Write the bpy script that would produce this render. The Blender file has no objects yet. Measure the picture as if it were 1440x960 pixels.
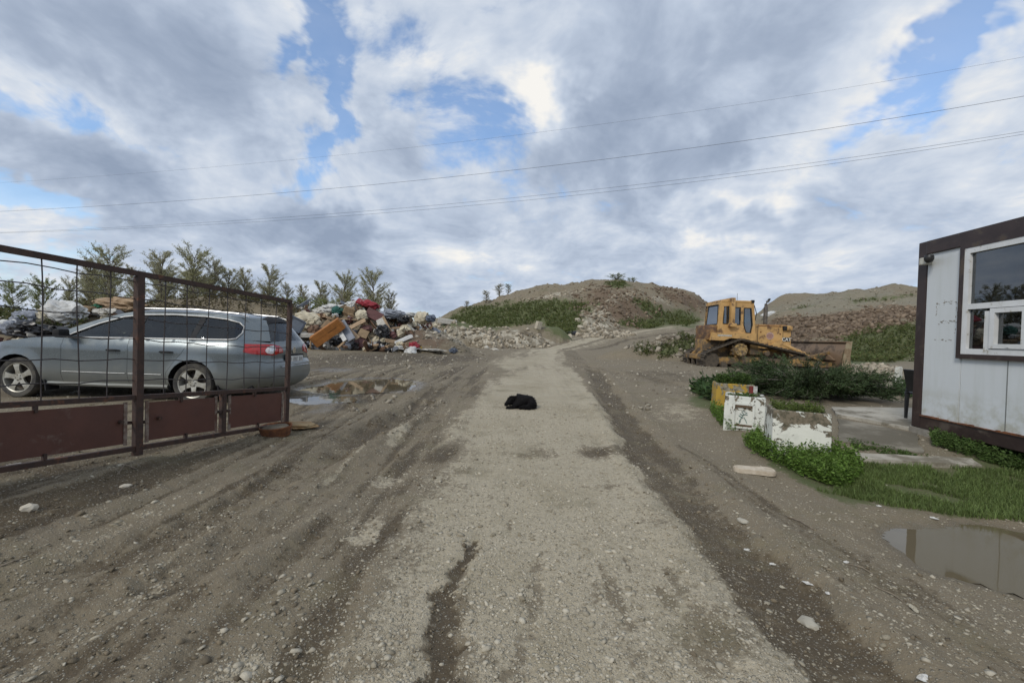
import bpy, bmesh, math, random
import numpy as np
from mathutils import Vector, Matrix, Euler
from mathutils.geometry import delaunay_2d_cdt

SC = bpy.context.scene
COL = SC.collection
R = math.radians
PI = math.pi

# ------------------------------------------------------------------ camera
CAM_H = 1.45
FPX = 600.0                       # focal length in photo pixels (1440 wide)
PITCH = R(-0.57)
ROLL = R(2.0)
_f = Vector((0, math.cos(PITCH), math.sin(PITCH)))
_r0 = Vector((1, 0, 0)); _u0 = _r0.cross(_f)
CR = (_r0 * math.cos(ROLL) + _u0 * math.sin(ROLL)).normalized()
CU = CR.cross(_f).normalized()
CF = _f
camd = bpy.data.cameras.new('camera'); cam = bpy.data.objects.new('camera', camd); COL.objects.link(cam)
camd.sensor_width = 36; camd.lens = 36 * FPX / 1440; camd.clip_start = 0.05; camd.clip_end = 12000
M3 = Matrix((CR, CU, -CF)).transposed()
cam.matrix_world = Matrix.Translation((0, 0, CAM_H)) @ M3.to_4x4()
SC.camera = cam

def ray(px, py):
    return CR * ((px - 720) / FPX) + CU * ((480 - py) / FPX) + CF
def at(px, py, y):                 # the point on a pixel's ray at forward distance y
    d = ray(px, py); return Vector((0, 0, CAM_H)) + d * (y / d.y)
def gz(px, py, z=0.0):             # the point on a pixel's ray at height z
    d = ray(px, py); return Vector((0, 0, CAM_H)) + d * ((z - CAM_H) / d.z)
def proj(x, y, z):                 # numpy: world -> photo pixels
    X = x * CR.x + y * CR.y + (z - CAM_H) * CR.z
    Y = x * CU.x + y * CU.y + (z - CAM_H) * CU.z
    D = x * CF.x + y * CF.y + (z - CAM_H) * CF.z
    D = np.maximum(D, 0.05)
    return 720 + FPX * X / D, 480 - FPX * Y / D

# ------------------------------------------------------------------ world
SUN_EL, SUN_AZ = R(38), R(-142)    # azimuth clockwise from +Y (behind the camera, to the left)
wd = bpy.data.worlds.new('World'); SC.world = wd; wd.use_nodes = True
def build_sky():
    nt = wd.node_tree; nt.nodes.clear(); L = nt.links.new
    def n(t, **k):
        nd = nt.nodes.new(t)
        for a, b in k.items(): setattr(nd, a, b)
        return nd
    def setin(nd, i, v):
        if isinstance(v, bpy.types.NodeSocket): L(v, nd.inputs[i])
        else: nd.inputs[i].default_value = v
    def mth(op, a, b=0.0, c=None, clamp=False):
        nd = n('ShaderNodeMath', operation=op, use_clamp=clamp); setin(nd, 0, a); setin(nd, 1, b)
        if c is not None: setin(nd, 2, c)
        return nd.outputs[0]
    def vm(op, a, b=None, scale=None):
        nd = n('ShaderNodeVectorMath', operation=op); setin(nd, 0, a)
        if b is not None: setin(nd, 1, b)
        if scale is not None: setin(nd, 3, scale)
        return nd.outputs[0]
    def noise(v, s, d, r=0.55, dist=0.0, lac=2.0):
        nd = n('ShaderNodeTexNoise'); L(v, nd.inputs['Vector'])
        nd.inputs['Scale'].default_value = s; nd.inputs['Detail'].default_value = d
        nd.inputs['Roughness'].default_value = r; nd.inputs['Distortion'].default_value = dist
        nd.inputs['Lacunarity'].default_value = lac
        return nd
    def sstep(v, lo, hi):
        nd = n('ShaderNodeMapRange', interpolation_type='SMOOTHSTEP'); setin(nd, 0, v)
        nd.inputs[1].default_value = lo; nd.inputs[2].default_value = hi
        return nd.outputs[0]
    def mix(f, a, b):
        nd = n('ShaderNodeMix', data_type='RGBA'); setin(nd, 0, f)
        for i, v in ((6, a), (7, b)):
            if isinstance(v, bpy.types.NodeSocket): L(v, nd.inputs[i])
            else: nd.inputs[i].default_value = (*v, 1)
        return nd.outputs[2]
    tc = n('ShaderNodeTexCoord'); d = tc.outputs['Generated']
    sp = n('ShaderNodeSeparateXYZ'); L(d, sp.inputs[0])
    zc = mth('ADD', mth('MAXIMUM', sp.outputs[2], 0.0), 0.34)
    inv = mth('DIVIDE', 1.0, zc)
    p = vm('SCALE', d, scale=inv)                     # a flat cloud deck seen in perspective
    w1 = vm('SUBTRACT', noise(p, 1.6, 2).outputs['Color'], (0.5, 0.5, 0.5))
    pw = vm('ADD', p, vm('SCALE', w1, scale=0.38))
    wd_ = vm('SUBTRACT', noise(d, 6.0, 4, 0.65).outputs['Color'], (0.5, 0.5, 0.5))
    dw = vm('ADD', d, vm('SCALE', wd_, scale=0.24))
    def blob(px, py, rx, ry, rot, w):
        # a soft elliptical cloud region fixed to a direction in the sky
        c = ray(px, py).normalized()
        t = Vector((0, 0, 1)).cross(c).normalized() * -1
        u = t.cross(c).normalized() * 1
        if u.z < 0: u = -u
        a = R(rot)
        t2 = t * math.cos(a) + u * math.sin(a); u2 = u * math.cos(a) - t * math.sin(a)
        M = Matrix((t2, u2, t2.cross(u2))).transposed()
        k = c.dot(CF)
        mp = n('ShaderNodeMapping', vector_type='TEXTURE'); L(dw, mp.inputs[0])
        mp.inputs['Location'].default_value = c
        mp.inputs['Rotation'].default_value = M.to_euler()
        mp.inputs['Scale'].default_value = (rx / FPX * k * 1.3, ry / FPX * k * 1.3, 1.2)
        g = n('ShaderNodeTexGradient', gradient_type='SPHERICAL'); L(mp.outputs[0], g.inputs[0])
        s = sstep(g.outputs['Fac'], 0.0, 0.95)
        return mth('MULTIPLY', s, w)
    def total(lst):
        acc = None
        for b in lst:
            v = blob(*b); acc = v if acc is None else mth('ADD', acc, v)
        return acc
    gaps = total([(435, 50, 60, 100, 25, .42), (450, 200, 48, 120, -28, .42), (640, 160, 150, 95, -20, .25),
                  (1355, 40, 55, 110, -35, .34), (1245, 165, 60, 35, -30, .18), (120, 165, 130, 28, -20, .20),
                  (30, 285, 110, 40, -5, .26), (620, 60, 190, 80, 10, .22), (1010, 170, 40, 25, 0, .2), (60, 365, 200, 40, 0, .15)])
    bright = total([(768, 130, 62, 72, 30, .85), (400, 195, 80, 60, -30, .42), (520, 235, 60, 50, 0, .30),
                    (1060, 300, 80, 34, 0, .45), (935, 362, 60, 40, 0, .30), (560, 345, 30, 40, 0, .30), (1240, 110, 180, 90, 30, .22),
                    (1100, 370, 140, 40, 5, .22), (190, 175, 220, 40, -20, .22), (600, 110, 130, 90, 0, .22), (1385, 265, 70, 40, 20, .25),
                    (60, 330, 110, 26, -20, .22), (260, 330, 120, 40, 0, .15), (700, 340, 130, 60, 0, .18), (1400, 170, 120, 70, 30, .22)])
    dark = total([(230, 95, 260, 85, -14, .42), (120, 235, 220, 60, -18, .46), (380, 270, 190, 60, -20, .26),
                  (490, 335, 130, 50, -8, .62), (850, 180, 110, 75, 30, .60), (980, 225, 120, 50, 25, .44), (1060, 90, 160, 110, 30, .44),
                  (920, 60, 130, 90, 0, .28), (1040, 322, 90, 26, 0, .34), (770, 60, 70, 70, 0, .16), (560, 210, 70, 80, -30, .26),
                  (1170, 300, 160, 60, 20, .20), (520, 395, 200, 40, 0, .22), (860, 345, 150, 60, 0, .18), (640, 300, 90, 50, 0, .2)])
    f1 = noise(pw, 1.7, 7, 0.60).outputs[0]
    SH = Vector((math.sin(SUN_AZ), math.cos(SUN_AZ), 0.0)) * 0.10
    f2 = noise(vm('ADD', pw, (0.03, -0.04, 0.10)), 1.7, 5, 0.60).outputs[0]
    f3 = noise(pw, 6.5, 5, 0.62).outputs[0]
    cov = mth('SUBTRACT', mth('ADD', f1, 0.22), gaps)
    cov = mth('ADD', cov, mth('MULTIPLY', mth('SUBTRACT', f3, 0.5), 0.55))
    cov = mth('ADD', cov, mth('ADD', mth('MULTIPLY', bright, 0.25), mth('MULTIPLY', dark, 0.35)))
    cover = sstep(cov, 0.39, 0.66)
    rel = mth('MULTIPLY', mth('SUBTRACT', f1, f2), 1.8)
    thick = mth('MULTIPLY', mth('SUBTRACT', f1, 0.5), -0.35)
    t = mth('ADD', mth('ADD', rel, thick), 0.63)
    t = mth('ADD', t, mth('MULTIPLY', mth('SUBTRACT', f3, 0.5), 0.60))
    t = mth('ADD', t, mth('SUBTRACT', mth('MULTIPLY', bright, 0.62), mth('MULTIPLY', dark, 0.85)))
    ramp = n('ShaderNodeValToRGB'); L(t, ramp.inputs[0]); cr = ramp.color_ramp
    cr.elements[0].position = 0.0; cr.elements[0].color = (.305, .375, .50, 1)
    cr.elements[1].position = 1.0; cr.elements[1].color = (.97, .95, .91, 1)
    for pos, c in ((.30, (.395, .47, .60, 1)), (.55, (.53, .61, .74, 1)), (.78, (.70, .76, .85, 1))):
        e = cr.elements.new(pos); e.color = c
    sky = n('ShaderNodeTexSky', sky_type='NISHITA'); sky.sun_disc = False
    sky.sun_elevation = SUN_EL; sky.sun_rotation = SUN_AZ % (2 * PI); sky.air_density = 1.0; sky.dust_density = 0.6; sky.ozone_density = 1.5
    blue = vm('MULTIPLY', sky.outputs[0], (1.20, 1.38, 1.52))
    STR = 0.11
    cl = vm('SCALE', ramp.outputs[0], scale=0.77 / STR)
    # thin veil everywhere, growing towards the horizon
    veil = sstep(sp.outputs[2], 0.30, 0.0)
    cover2 = mth('MAXIMUM', cover, mth('ADD', mth('MULTIPLY', veil, 0.60), 0.18))
    colr = mix(cover2, blue, cl)
    bg = n('ShaderNodeBackground'); L(colr, bg.inputs[0]); bg.inputs[1].default_value = STR
    out = n('ShaderNodeOutputWorld'); L(bg.outputs[0], out.inputs[0])
build_sky()
wd.cycles.sampling_method = 'MANUAL'; wd.cycles.sample_map_resolution = 512

sund = bpy.data.lights.new('sun', 'SUN'); sun = bpy.data.objects.new('sun', sund); COL.objects.link(sun)
sund.energy = 1.5; sund.angle = R(14); sund.color = (1.0, 0.95, 0.87)
sdir = Vector((math.sin(SUN_AZ) * math.cos(SUN_EL), math.cos(SUN_AZ) * math.cos(SUN_EL), math.sin(SUN_EL)))
sun.rotation_euler = sdir.to_track_quat('Z', 'Y').to_euler()
sun.location = sdir * 60

SC.view_settings.view_transform = 'Standard'; SC.view_settings.look = 'None'
SC.view_settings.exposure = 0.32; SC.view_settings.gamma = 1.0; SC.view_settings.use_curve_mapping = False
SC.render.engine = 'CYCLES'
SC.cycles.use_denoising = True
SC.cycles.max_bounces = 6; SC.cycles.diffuse_bounces = 2; SC.cycles.glossy_bounces = 3
SC.cycles.transmission_bounces = 6; SC.cycles.transparent_max_bounces = 12
SC.cycles.caustics_reflective = False; SC.cycles.caustics_refractive = False

# ------------------------------------------------------------------ helpers
rng = np.random.default_rng(11); random.seed(5)
def tag(o, label=None, cat=None, group=None, kind=None):
    if label: o['label'] = label
    if cat: o['category'] = cat
    if group: o['group'] = group
    if kind: o['kind'] = kind
    return o
def thing(name, label, cat, loc=(0, 0, 0), rot=(0, 0, 0), group=None):
    o = bpy.data.objects.new(name, None); COL.objects.link(o); o.empty_display_size = 0.2
    o.location = loc; o.rotation_euler = rot
    return tag(o, label, cat, group)
def link(name, me, parent=None, mat=None):
    o = bpy.data.objects.new(name, me); COL.objects.link(o)
    if mat is not None and not me.materials: me.materials.append(mat)
    if parent is not None: o.parent = parent
    return o
def fast_mesh(name, V, F, mats=None, smooth=False):
    """V (n,3) array, F (m,k) array of one polygon size"""
    V = np.asarray(V, np.float32); F = np.asarray(F, np.int32)
    me = bpy.data.meshes.new(name); k = F.shape[1]
    me.vertices.add(len(V)); me.vertices.foreach_set('co', V.ravel())
    me.loops.add(F.size); me.loops.foreach_set('vertex_index', F.ravel())
    me.polygons.add(len(F)); me.polygons.foreach_set('loop_start', np.arange(0, F.size, k, dtype=np.int32))
    me.polygons.foreach_set('loop_total', np.full(len(F), k, np.int32))
    if smooth: me.polygons.foreach_set('use_smooth', np.ones(len(F), bool))
    me.update(calc_edges=True)
    return me
def point_attr(me, name, vals):
    a = me.attributes.new(name, 'FLOAT', 'POINT'); a.data.foreach_set('value', np.asarray(vals, np.float32).ravel())
def col_attr(me, name, vals):
    a = me.attributes.new(name, 'FLOAT_COLOR', 'POINT')
    v = np.ones((len(vals), 4), np.float32); v[:, :3] = vals; a.data.foreach_set('color', v.ravel())

class MB:
    """collects shapes, then links them as one mesh object"""
    def __init__(s): s.v = []; s.f = []
    def add(s, vs, fs):
        b = len(s.v); s.v += [tuple(v) for v in vs]; s.f += [tuple(i + b for i in f) for f in fs]; return s
    def box(s, c, size, rot=None, bev=0.0):
        hx, hy, hz = [k / 2 for k in size]; M = Euler(rot).to_matrix() if rot is not None else Matrix.Identity(3)
        c = Vector(c)
        if bev <= 0:
            vs = [c + M @ Vector((x, y, z)) for x in (-hx, hx) for y in (-hy, hy) for z in (-hz, hz)]
            return s.add(vs, [(0, 1, 3, 2), (4, 6, 7, 5), (0, 4, 5, 1), (2, 3, 7, 6), (0, 2, 6, 4), (1, 5, 7, 3)])
        bm = bmesh.new(); bmesh.ops.create_cube(bm, size=1)
        for v in bm.verts: v.co = Vector((v.co.x * size[0], v.co.y * size[1], v.co.z * size[2]))
        bmesh.ops.bevel(bm, geom=bm.edges[:] , offset=bev, segments=2, affect='EDGES', profile=.6)
        bm.verts.index_update()
        s.add([c + M @ v.co for v in bm.verts], [[v.index for v in f.verts] for f in bm.faces]); bm.free(); return s
    def frame(s, p0, p1, w, h, up=(0, 0, 1)):
        """a bar from p0 to p1 with section w x h"""
        p0, p1 = Vector(p0), Vector(p1); a = (p1 - p0).normalized(); u = Vector(up)
        sd = a.cross(u).normalized(); u = sd.cross(a).normalized()
        vs = []
        for p in (p0, p1):
            for i, j in ((-1, -1), (1, -1), (1, 1), (-1, 1)): vs.append(p + sd * (i * w / 2) + u * (j * h / 2))
        return s.add(vs, [(0, 1, 2, 3)[::-1], (4, 5, 6, 7), (0, 1, 5, 4), (1, 2, 6, 5), (2, 3, 7, 6), (3, 0, 4, 7)])
    def cyl(s, p0, p1, r0, r1=None, n=12, caps=True):
        r1 = r0 if r1 is None else r1
        p0, p1 = Vector(p0), Vector(p1); a = (p1 - p0).normalized()
        t = Vector((0, 0, 1)) if abs(a.z) < .9 else Vector((1, 0, 0))
        e = a.cross(t).normalized(); g = a.cross(e)
        vs = [p + (e * math.cos(2 * PI * i / n) + g * math.sin(2 * PI * i / n)) * r for p, r in ((p0, r0), (p1, r1)) for i in range(n)]
        fs = [(i, (i + 1) % n, n + (i + 1) % n, n + i) for i in range(n)]
        if caps: fs += [tuple(range(n))[::-1], tuple(range(n, 2 * n))]
        return s.add(vs, fs)
    def tube(s, pts, r, n=6):
        pts = [Vector(p) for p in pts]; rs = r if isinstance(r, (list, tuple)) else [r] * len(pts)
        vs = []; fs = []
        for k, p in enumerate(pts):
            a = (pts[min(k + 1, len(pts) - 1)] - pts[max(k - 1, 0)]).normalized()
            t = Vector((0, 0, 1)) if abs(a.z) < .95 else Vector((1, 0, 0))
            e = a.cross(t).normalized(); g = a.cross(e)
            vs += [p + (e * math.cos(2 * PI * i / n) + g * math.sin(2 * PI * i / n)) * rs[k] for i in range(n)]
            if k: fs += [((k - 1) * n + i, (k - 1) * n + (i + 1) % n, k * n + (i + 1) % n, k * n + i) for i in range(n)]
        fs += [tuple(range(n))[::-1], tuple(range(len(vs) - n, len(vs)))]
        return s.add(vs, fs)
    def prism(s, poly, y0, y1, axis='y'):
        """extrude a 2-D outline: axis y -> poly is (x,z); z -> (x,y); x -> (y,z)"""
        f = {'y': lambda a, b, t: (a, t, b), 'z': lambda a, b, t: (a, b, t), 'x': lambda a, b, t: (t, a, b)}[axis]
        n = len(poly); vs = [f(a, b, y0) for a, b in poly] + [f(a, b, y1) for a, b in poly]
        fs = [tuple(range(n)), tuple(range(n, 2 * n))[::-1]] + [(i, n + i, n + (i + 1) % n, (i + 1) % n) for i in range(n)]
        return s.add(vs, fs)
    def lathe(s, prof, n=24, c=(0, 0, 0), axis='z'):
        """prof: (radius, along) pairs"""
        vs = []; fs = []; m = len(prof); c = Vector(c)
        for i in range(n):
            a = 2 * PI * i / n
            for r, h in prof:
                q = {'z': (r * math.cos(a), r * math.sin(a), h), 'y': (r * math.cos(a), h, r * math.sin(a)), 'x': (h, r * math.cos(a), r * math.sin(a))}[axis]
                vs.append(c + Vector(q))
        for i in range(n):
            j = (i + 1) % n
            fs += [(i * m + k, j * m + k, j * m + k + 1, i * m + k + 1) for k in range(m - 1)]
        return s.add(vs, fs)
    def xf(s, M):
        s.v = [tuple(M @ Vector(v)) for v in s.v]; return s
    def mesh(s, name, mat=None, smooth=None):
        me = bpy.data.meshes.new(name); me.from_pydata(s.v, [], s.f)
        bm = bmesh.new(); bm.from_mesh(me); bmesh.ops.recalc_face_normals(bm, faces=bm.faces); bm.to_mesh(me); bm.free()
        if mat: me.materials.append(mat)
        if smooth is not None:
            me.polygons.foreach_set('use_smooth', [True] * len(me.polygons))
            if smooth > 0: me.set_sharp_from_angle(angle=R(smooth))
        return me
    def build(s, name, mat, parent=None, smooth=None):
        return link(name, s.mesh(name, mat, smooth), parent)

# ------------------------------------------------------------------ numpy noise
_P = rng.permutation(512).astype(np.int64); _P = np.concatenate([_P, _P, _P])
_G = rng.uniform(0, 2 * PI, 512); _GX = np.cos(_G); _GY = np.sin(_G)
def pnoise(x, y):
    x = np.asarray(x, float); y = np.asarray(y, float)
    xi = np.floor(x).astype(np.int64); yi = np.floor(y).astype(np.int64); fx = x - xi; fy = y - yi
    xi &= 511; yi &= 511
    u = fx * fx * fx * (fx * (fx * 6 - 15) + 10); v = fy * fy * fy * (fy * (fy * 6 - 15) + 10)
    def g(ix, iy, dx, dy):
        h = _P[_P[ix & 511] + (iy & 511)]; return _GX[h] * dx + _GY[h] * dy
    a = g(xi, yi, fx, fy); b = g(xi + 1, yi, fx - 1, fy); c = g(xi, yi + 1, fx, fy - 1); d = g(xi + 1, yi + 1, fx - 1, fy - 1)
    return (a + (b - a) * u + (c - a) * v + (a - b - c + d) * u * v) * 1.5
def fbm(x, y, s, o=4, g=0.5, seed=0.0):
    t = 0; a = 1.0; n = 0
    for k in range(o):
        t = t + a * pnoise(x * s + 17.3 * k + seed, y * s - 9.1 * k + seed * 1.7); n += a; a *= g; s *= 2.03
    return t / n
def sst(v, lo, hi):
    t = np.clip((v - lo) / (hi - lo), 0, 1); return t * t * (3 - 2 * t)
def polydist(x, y, pts):
    """distance to a polyline and the interpolated third value (width or height)"""
    best = np.full(np.shape(x), 1e9); val = np.zeros(np.shape(x))
    for (x0, y0, w0), (x1, y1, w1) in zip(pts[:-1], pts[1:]):
        dx, dy = x1 - x0, y1 - y0; t = np.clip(((x - x0) * dx + (y - y0) * dy) / (dx * dx + dy * dy + 1e-9), 0, 1)
        d = np.hypot(x - x0 - t * dx, y - y0 - t * dy); m = d < best
        best = np.where(m, d, best); val = np.where(m, w0 + t * (w1 - w0), val)
    return best, val
# ------------------------------------------------------------------ materials
def nodes_of(name):
    m = bpy.data.materials.new(name); m.use_nodes = True; nt = m.node_tree
    return m, nt, nt.nodes['Principled BSDF']
def sockset(nt, nd, i, v):
    if isinstance(v, bpy.types.NodeSocket): nt.links.new(v, nd.inputs[i])
    elif isinstance(v, (tuple, list)) and len(v) == 3 and nd.inputs[i].type == 'RGBA': nd.inputs[i].default_value = (*v, 1)
    else: nd.inputs[i].default_value = v
class G:
    """small node-graph helper"""
    def __init__(s, nt): s.nt = nt
    def n(s, t, ins=None, **k):
        nd = s.nt.nodes.new(t)
        for a, b in k.items(): setattr(nd, a, b)
        for i, v in (ins or {}).items(): sockset(s.nt, nd, i, v)
        return nd
    def math(s, op, a, b=0.0, clamp=False): return s.n('ShaderNodeMath', {0: a, 1: b}, operation=op, use_clamp=clamp).outputs[0]
    def noise(s, v, sc, d=4, r=.55, dist=0.0): return s.n('ShaderNodeTexNoise', {'Vector': v, 'Scale': sc, 'Detail': d, 'Roughness': r, 'Distortion': dist})
    def vor(s, v, sc, feature='F1', rnd=1.0): return s.n('ShaderNodeTexVoronoi', {'Vector': v, 'Scale': sc, 'Randomness': rnd}, feature=feature)
    def sst(s, v, lo, hi, a=0.0, b=1.0): return s.n('ShaderNodeMapRange', {0: v, 1: lo, 2: hi, 3: a, 4: b}, interpolation_type='SMOOTHSTEP').outputs[0]
    def mix(s, f, a, b, blend='MIX'):
        nd = s.n('ShaderNodeMix', {0: f, 6: a, 7: b}, data_type='RGBA', blend_type=blend); return nd.outputs[2]
    def attr(s, name): return s.n('ShaderNodeAttribute', attribute_name=name)
    def bump(s, h, strength, dist, normal=None):
        nd = s.n('ShaderNodeBump', {'Height': h, 'Strength': strength, 'Distance': dist})
        if normal is not None: s.nt.links.new(normal, nd.inputs['Normal'])
        return nd.outputs[0]
_mc = {}
def mat(name, c1, c2=None, scale=6.0, rough=0.6, metal=0.0, bump=0.0, bscale=40.0, dirt=None, spec=0.5, coat=0.0, r2=None):
    """paint or plain stuff: two tones by noise, optional dirt (colour, amount, scale), optional fine relief"""
    if name in _mc: return _mc[name]
    m, nt, b = nodes_of(name); g = G(nt)
    tc = g.n('ShaderNodeTexCoord').outputs['Object']
    nz = g.noise(tc, scale, 6, .6)
    c2 = c2 or tuple(x * .8 for x in c1)
    col = g.mix(g.sst(nz.outputs[0], .35, .65), c1, c2)
    if dirt:
        dn = g.noise(tc, dirt[2], 8, .68).outputs[0]
        f = g.sst(dn, .62 - dirt[1] * .5, .70 - dirt[1] * .35)
        col = g.mix(f, col, dirt[0])
        nt.links.new(g.math('MAXIMUM', g.math('MULTIPLY', f, .85), rough), b.inputs['Roughness'])
        if metal: nt.links.new(g.math('MULTIPLY', g.math('SUBTRACT', 1.0, f), metal), b.inputs['Metallic'])
    else:
        b.inputs['Roughness'].default_value = rough; b.inputs['Metallic'].default_value = metal
    nt.links.new(col, b.inputs['Base Color'])
    b.inputs['Specular IOR Level'].default_value = spec; b.inputs['Coat Weight'].default_value = coat; b.inputs['Coat Roughness'].default_value = .08
    if bump > 0:
        nt.links.new(g.bump(g.noise(tc, bscale, 5, .6).outputs[0], 1.0, bump), b.inputs['Normal'])
    _mc[name] = m; return m
def vmat(name, rough=.8, bump=0.0, bscale=30, vary=.0, vscale=8, trans=0.0, spec=.3):
    """colour from the mesh's own colour attribute (each stone or leaf its own tone)"""
    m, nt, b = nodes_of(name); g = G(nt); a = g.attr('col').outputs['Color']
    tc = g.n('ShaderNodeTexCoord').outputs['Object']
    if vary: a = g.mix(1.0, a, g.mix(g.noise(tc, vscale, 5, .6).outputs[0], (1 - vary,) * 3, (1 + vary,) * 3), 'MULTIPLY')
    nt.links.new(a, b.inputs['Base Color']); b.inputs['Roughness'].default_value = rough
    b.inputs['Specular IOR Level'].default_value = spec
    if bump: nt.links.new(g.bump(g.noise(tc, bscale, 4, .6).outputs[0], 1.0, bump), b.inputs['Normal'])
    if trans:
        t = g.n('ShaderNodeBsdfTranslucent', {0: a}); mx = g.n('ShaderNodeMixShader', {0: trans})
        nt.links.new(b.outputs[0], mx.inputs[1]); nt.links.new(t.outputs[0], mx.inputs[2])
        nt.links.new(mx.outputs[0], nt.nodes['Material Output'].inputs[0])
    return m

# ------------------------------------------------------------------ terrain heights
ROAD = [(0.3, -30, 0), (0.3, -4, 0), (0.3, 2, 0), (0.25, 9, .1), (0.6, 20, .32), (2.9, 33, .6), (9, 45, 1.7), (22, 60, 3.6), (34, 72, 5.3), (48, 88, 7.0), (70, 110, 7.5)]
HILL = np.array([  # photo x of the ray, photo y of the skyline there, distance of the crest, distance of the foot
    (480, 466, 95, 80), (560, 464, 95, 78), (620, 446, 90, 70), (680, 425, 88, 58), (750, 408, 85, 52), (800, 404, 85, 44), (830, 402, 85, 43), (872, 397, 85, 46), (905, 401, 85, 50),
    (960, 413, 85, 60), (1000, 424, 85, 66), (1040, 430, 84, 64), (1065, 428, 82, 58), (1100, 420, 80, 48), (1160, 413, 78, 40),
    (1220, 408, 76, 36), (1250, 404, 75, 34), (1300, 408, 74, 32), (1440, 410, 70, 28), (1700, 410, 62, 24), (2400, 420, 60, 20)], float)
_hx = (HILL[:, 0] - 720) / FPX
_he = np.array([ray(a, b).z / ray(a, b).y for a, b in HILL[:, :2]])
def bumpy(x, y, cx, cy, rx, ry, rot, h, pw=1.0):
    c, s = math.cos(rot), math.sin(rot); dx = x - cx; dy = y - cy
    a = (dx * c + dy * s) / rx; b = (-dx * s + dy * c) / ry
    return h * np.clip(1 - (a * a + b * b), 0, 1) ** pw
def base_height(x, y):
    x = np.asarray(x, float); y = np.asarray(y, float)
    z = .02 * np.clip(y - 4, 0, 60) + .15 * sst(-x, 2.2, 4.6) * sst(y, .5, 3.5) * sst(y, 30, 12) + bumpy(x, y, -4.6, 2.6, 1.8, 2.4, 0, .14)
    z = z + .10 * sst(x, 2.6, 4.2) * sst(y, 4.0, 6.0)
    z = z + .10 * sst(x, 4.4, 5.8) * sst(y, 3.6, 5.6)
    # far hills
    u = x / np.maximum(y, 1.0)
    e = np.interp(u, _hx, _he); dc = np.interp(u, _hx, HILL[:, 2]); df = np.interp(u, _hx, HILL[:, 3])
    wob = fbm(x, y, .035, 3, seed=3.1) * 6
    t = (y + wob * .6 - df) / (dc - df)
    hz = (CAM_H + e * dc) - .02 * np.clip(dc - 4, 0, 60)
    prof = np.where(t < 1, sst(t, 0, 1) * .55 + .45 * np.clip(t, 0, 1) ** .75, np.maximum(1 - (t - 1) * .10, .55))
    m = (y > 15) & (t > 0)
    hill = np.where(m, np.maximum(hz, 0) * prof, 0)
    rough = np.clip(hill / 3, 0, 1)
    hill = hill + rough * (fbm(x, y, .10, 5, .55, seed=8) * 1.1 + np.abs(fbm(x, y, .05, 3, seed=21)) * -1.2 + .35 + .6 * fbm(x, y, .40, 4, .6, seed=23) - .7 * np.abs(fbm(x, y * .5, .16, 3, .6, seed=27)) + .2)
    z = z + np.maximum(hill, 0)
    # the road climbs between the two hills
    d, rz = polydist(x, y, ROAD)
    k = np.exp(-(d / 5.0) ** 4) * sst(y, 30, 42)
    z = z * (1 - k) + rz * k
    # spoil banks
    n = 1 + .35 * fbm(x, y, .5, 4, seed=5)
    bank = 0
    for cx, cy, rx, ry, rot, h, pw in BANKS: bank = np.maximum(bank, bumpy(x, y, cx, cy, rx, ry, rot, h, pw) * n)
    return z + bank, hill, bank
def _bp(px, yd): return (px - 720) / FPX * yd
BANKS = [  # x, y, rx, ry, turn, height
    (_bp(300, 24), 25, 7.5, 3.2, .05, 2.7, .8), (_bp(150, 21), 22, 5.0, 3.4, .1, 1.75, .8), (_bp(40, 20), 20.5, 5.5, 3.2, 0, 1.0, .8), (_bp(-150, 20), 22, 8, 4, 0, 1.2, .8),
    (_bp(395, 25), 26.5, 3.5, 3.0, 0, 2.3, .8),
    (_bp(500, 26), 27, 4.6, 3.4, 0, 2.35, .8), (_bp(470, 26), 28, 4, 3.6, 0, 2.05, .8), (_bp(560, 27), 29, 4.5, 3.0, -.1, 1.35, .8),
    (_bp(590, 25), 25.6, 3.0, 2.4, .1, 1.15, .8),
    (_bp(640, 36), 36, 4.5, 2.3, .0, 1.75, .75), (_bp(705, 37), 37.5, 4.2, 2.4, .1, 1.55, .75), (_bp(755, 40), 41, 3.6, 2.2, .2, 1.65, .75), (_bp(690, 33), 34, 1.6, 1.2, 0, .9, .8),
    (_bp(905, 23), 23.2, 2.6, 1.5, .15, .55, .8), (_bp(955, 22.5), 22.9, 2.3, 1.6, 0, 1.15, .75), (_bp(1000, 24), 25, 3.0, 1.8, 0, 1.3, .8),
    (_bp(590, 60), 62, 9, 5, 0, 2.0, .8),
]
def zg(x, y): return float(base_height(np.array([x]), np.array([y]))[0][0])
def gp(px, py):
    """the ground point seen at a photo pixel (gentle slope solved by iteration)"""
    z = 0.0
    for _ in range(12):
        p = gz(px, py, z); z = .5 * z + .5 * zg(p.x, p.y)
    return Vector((p.x, p.y, z))

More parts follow.
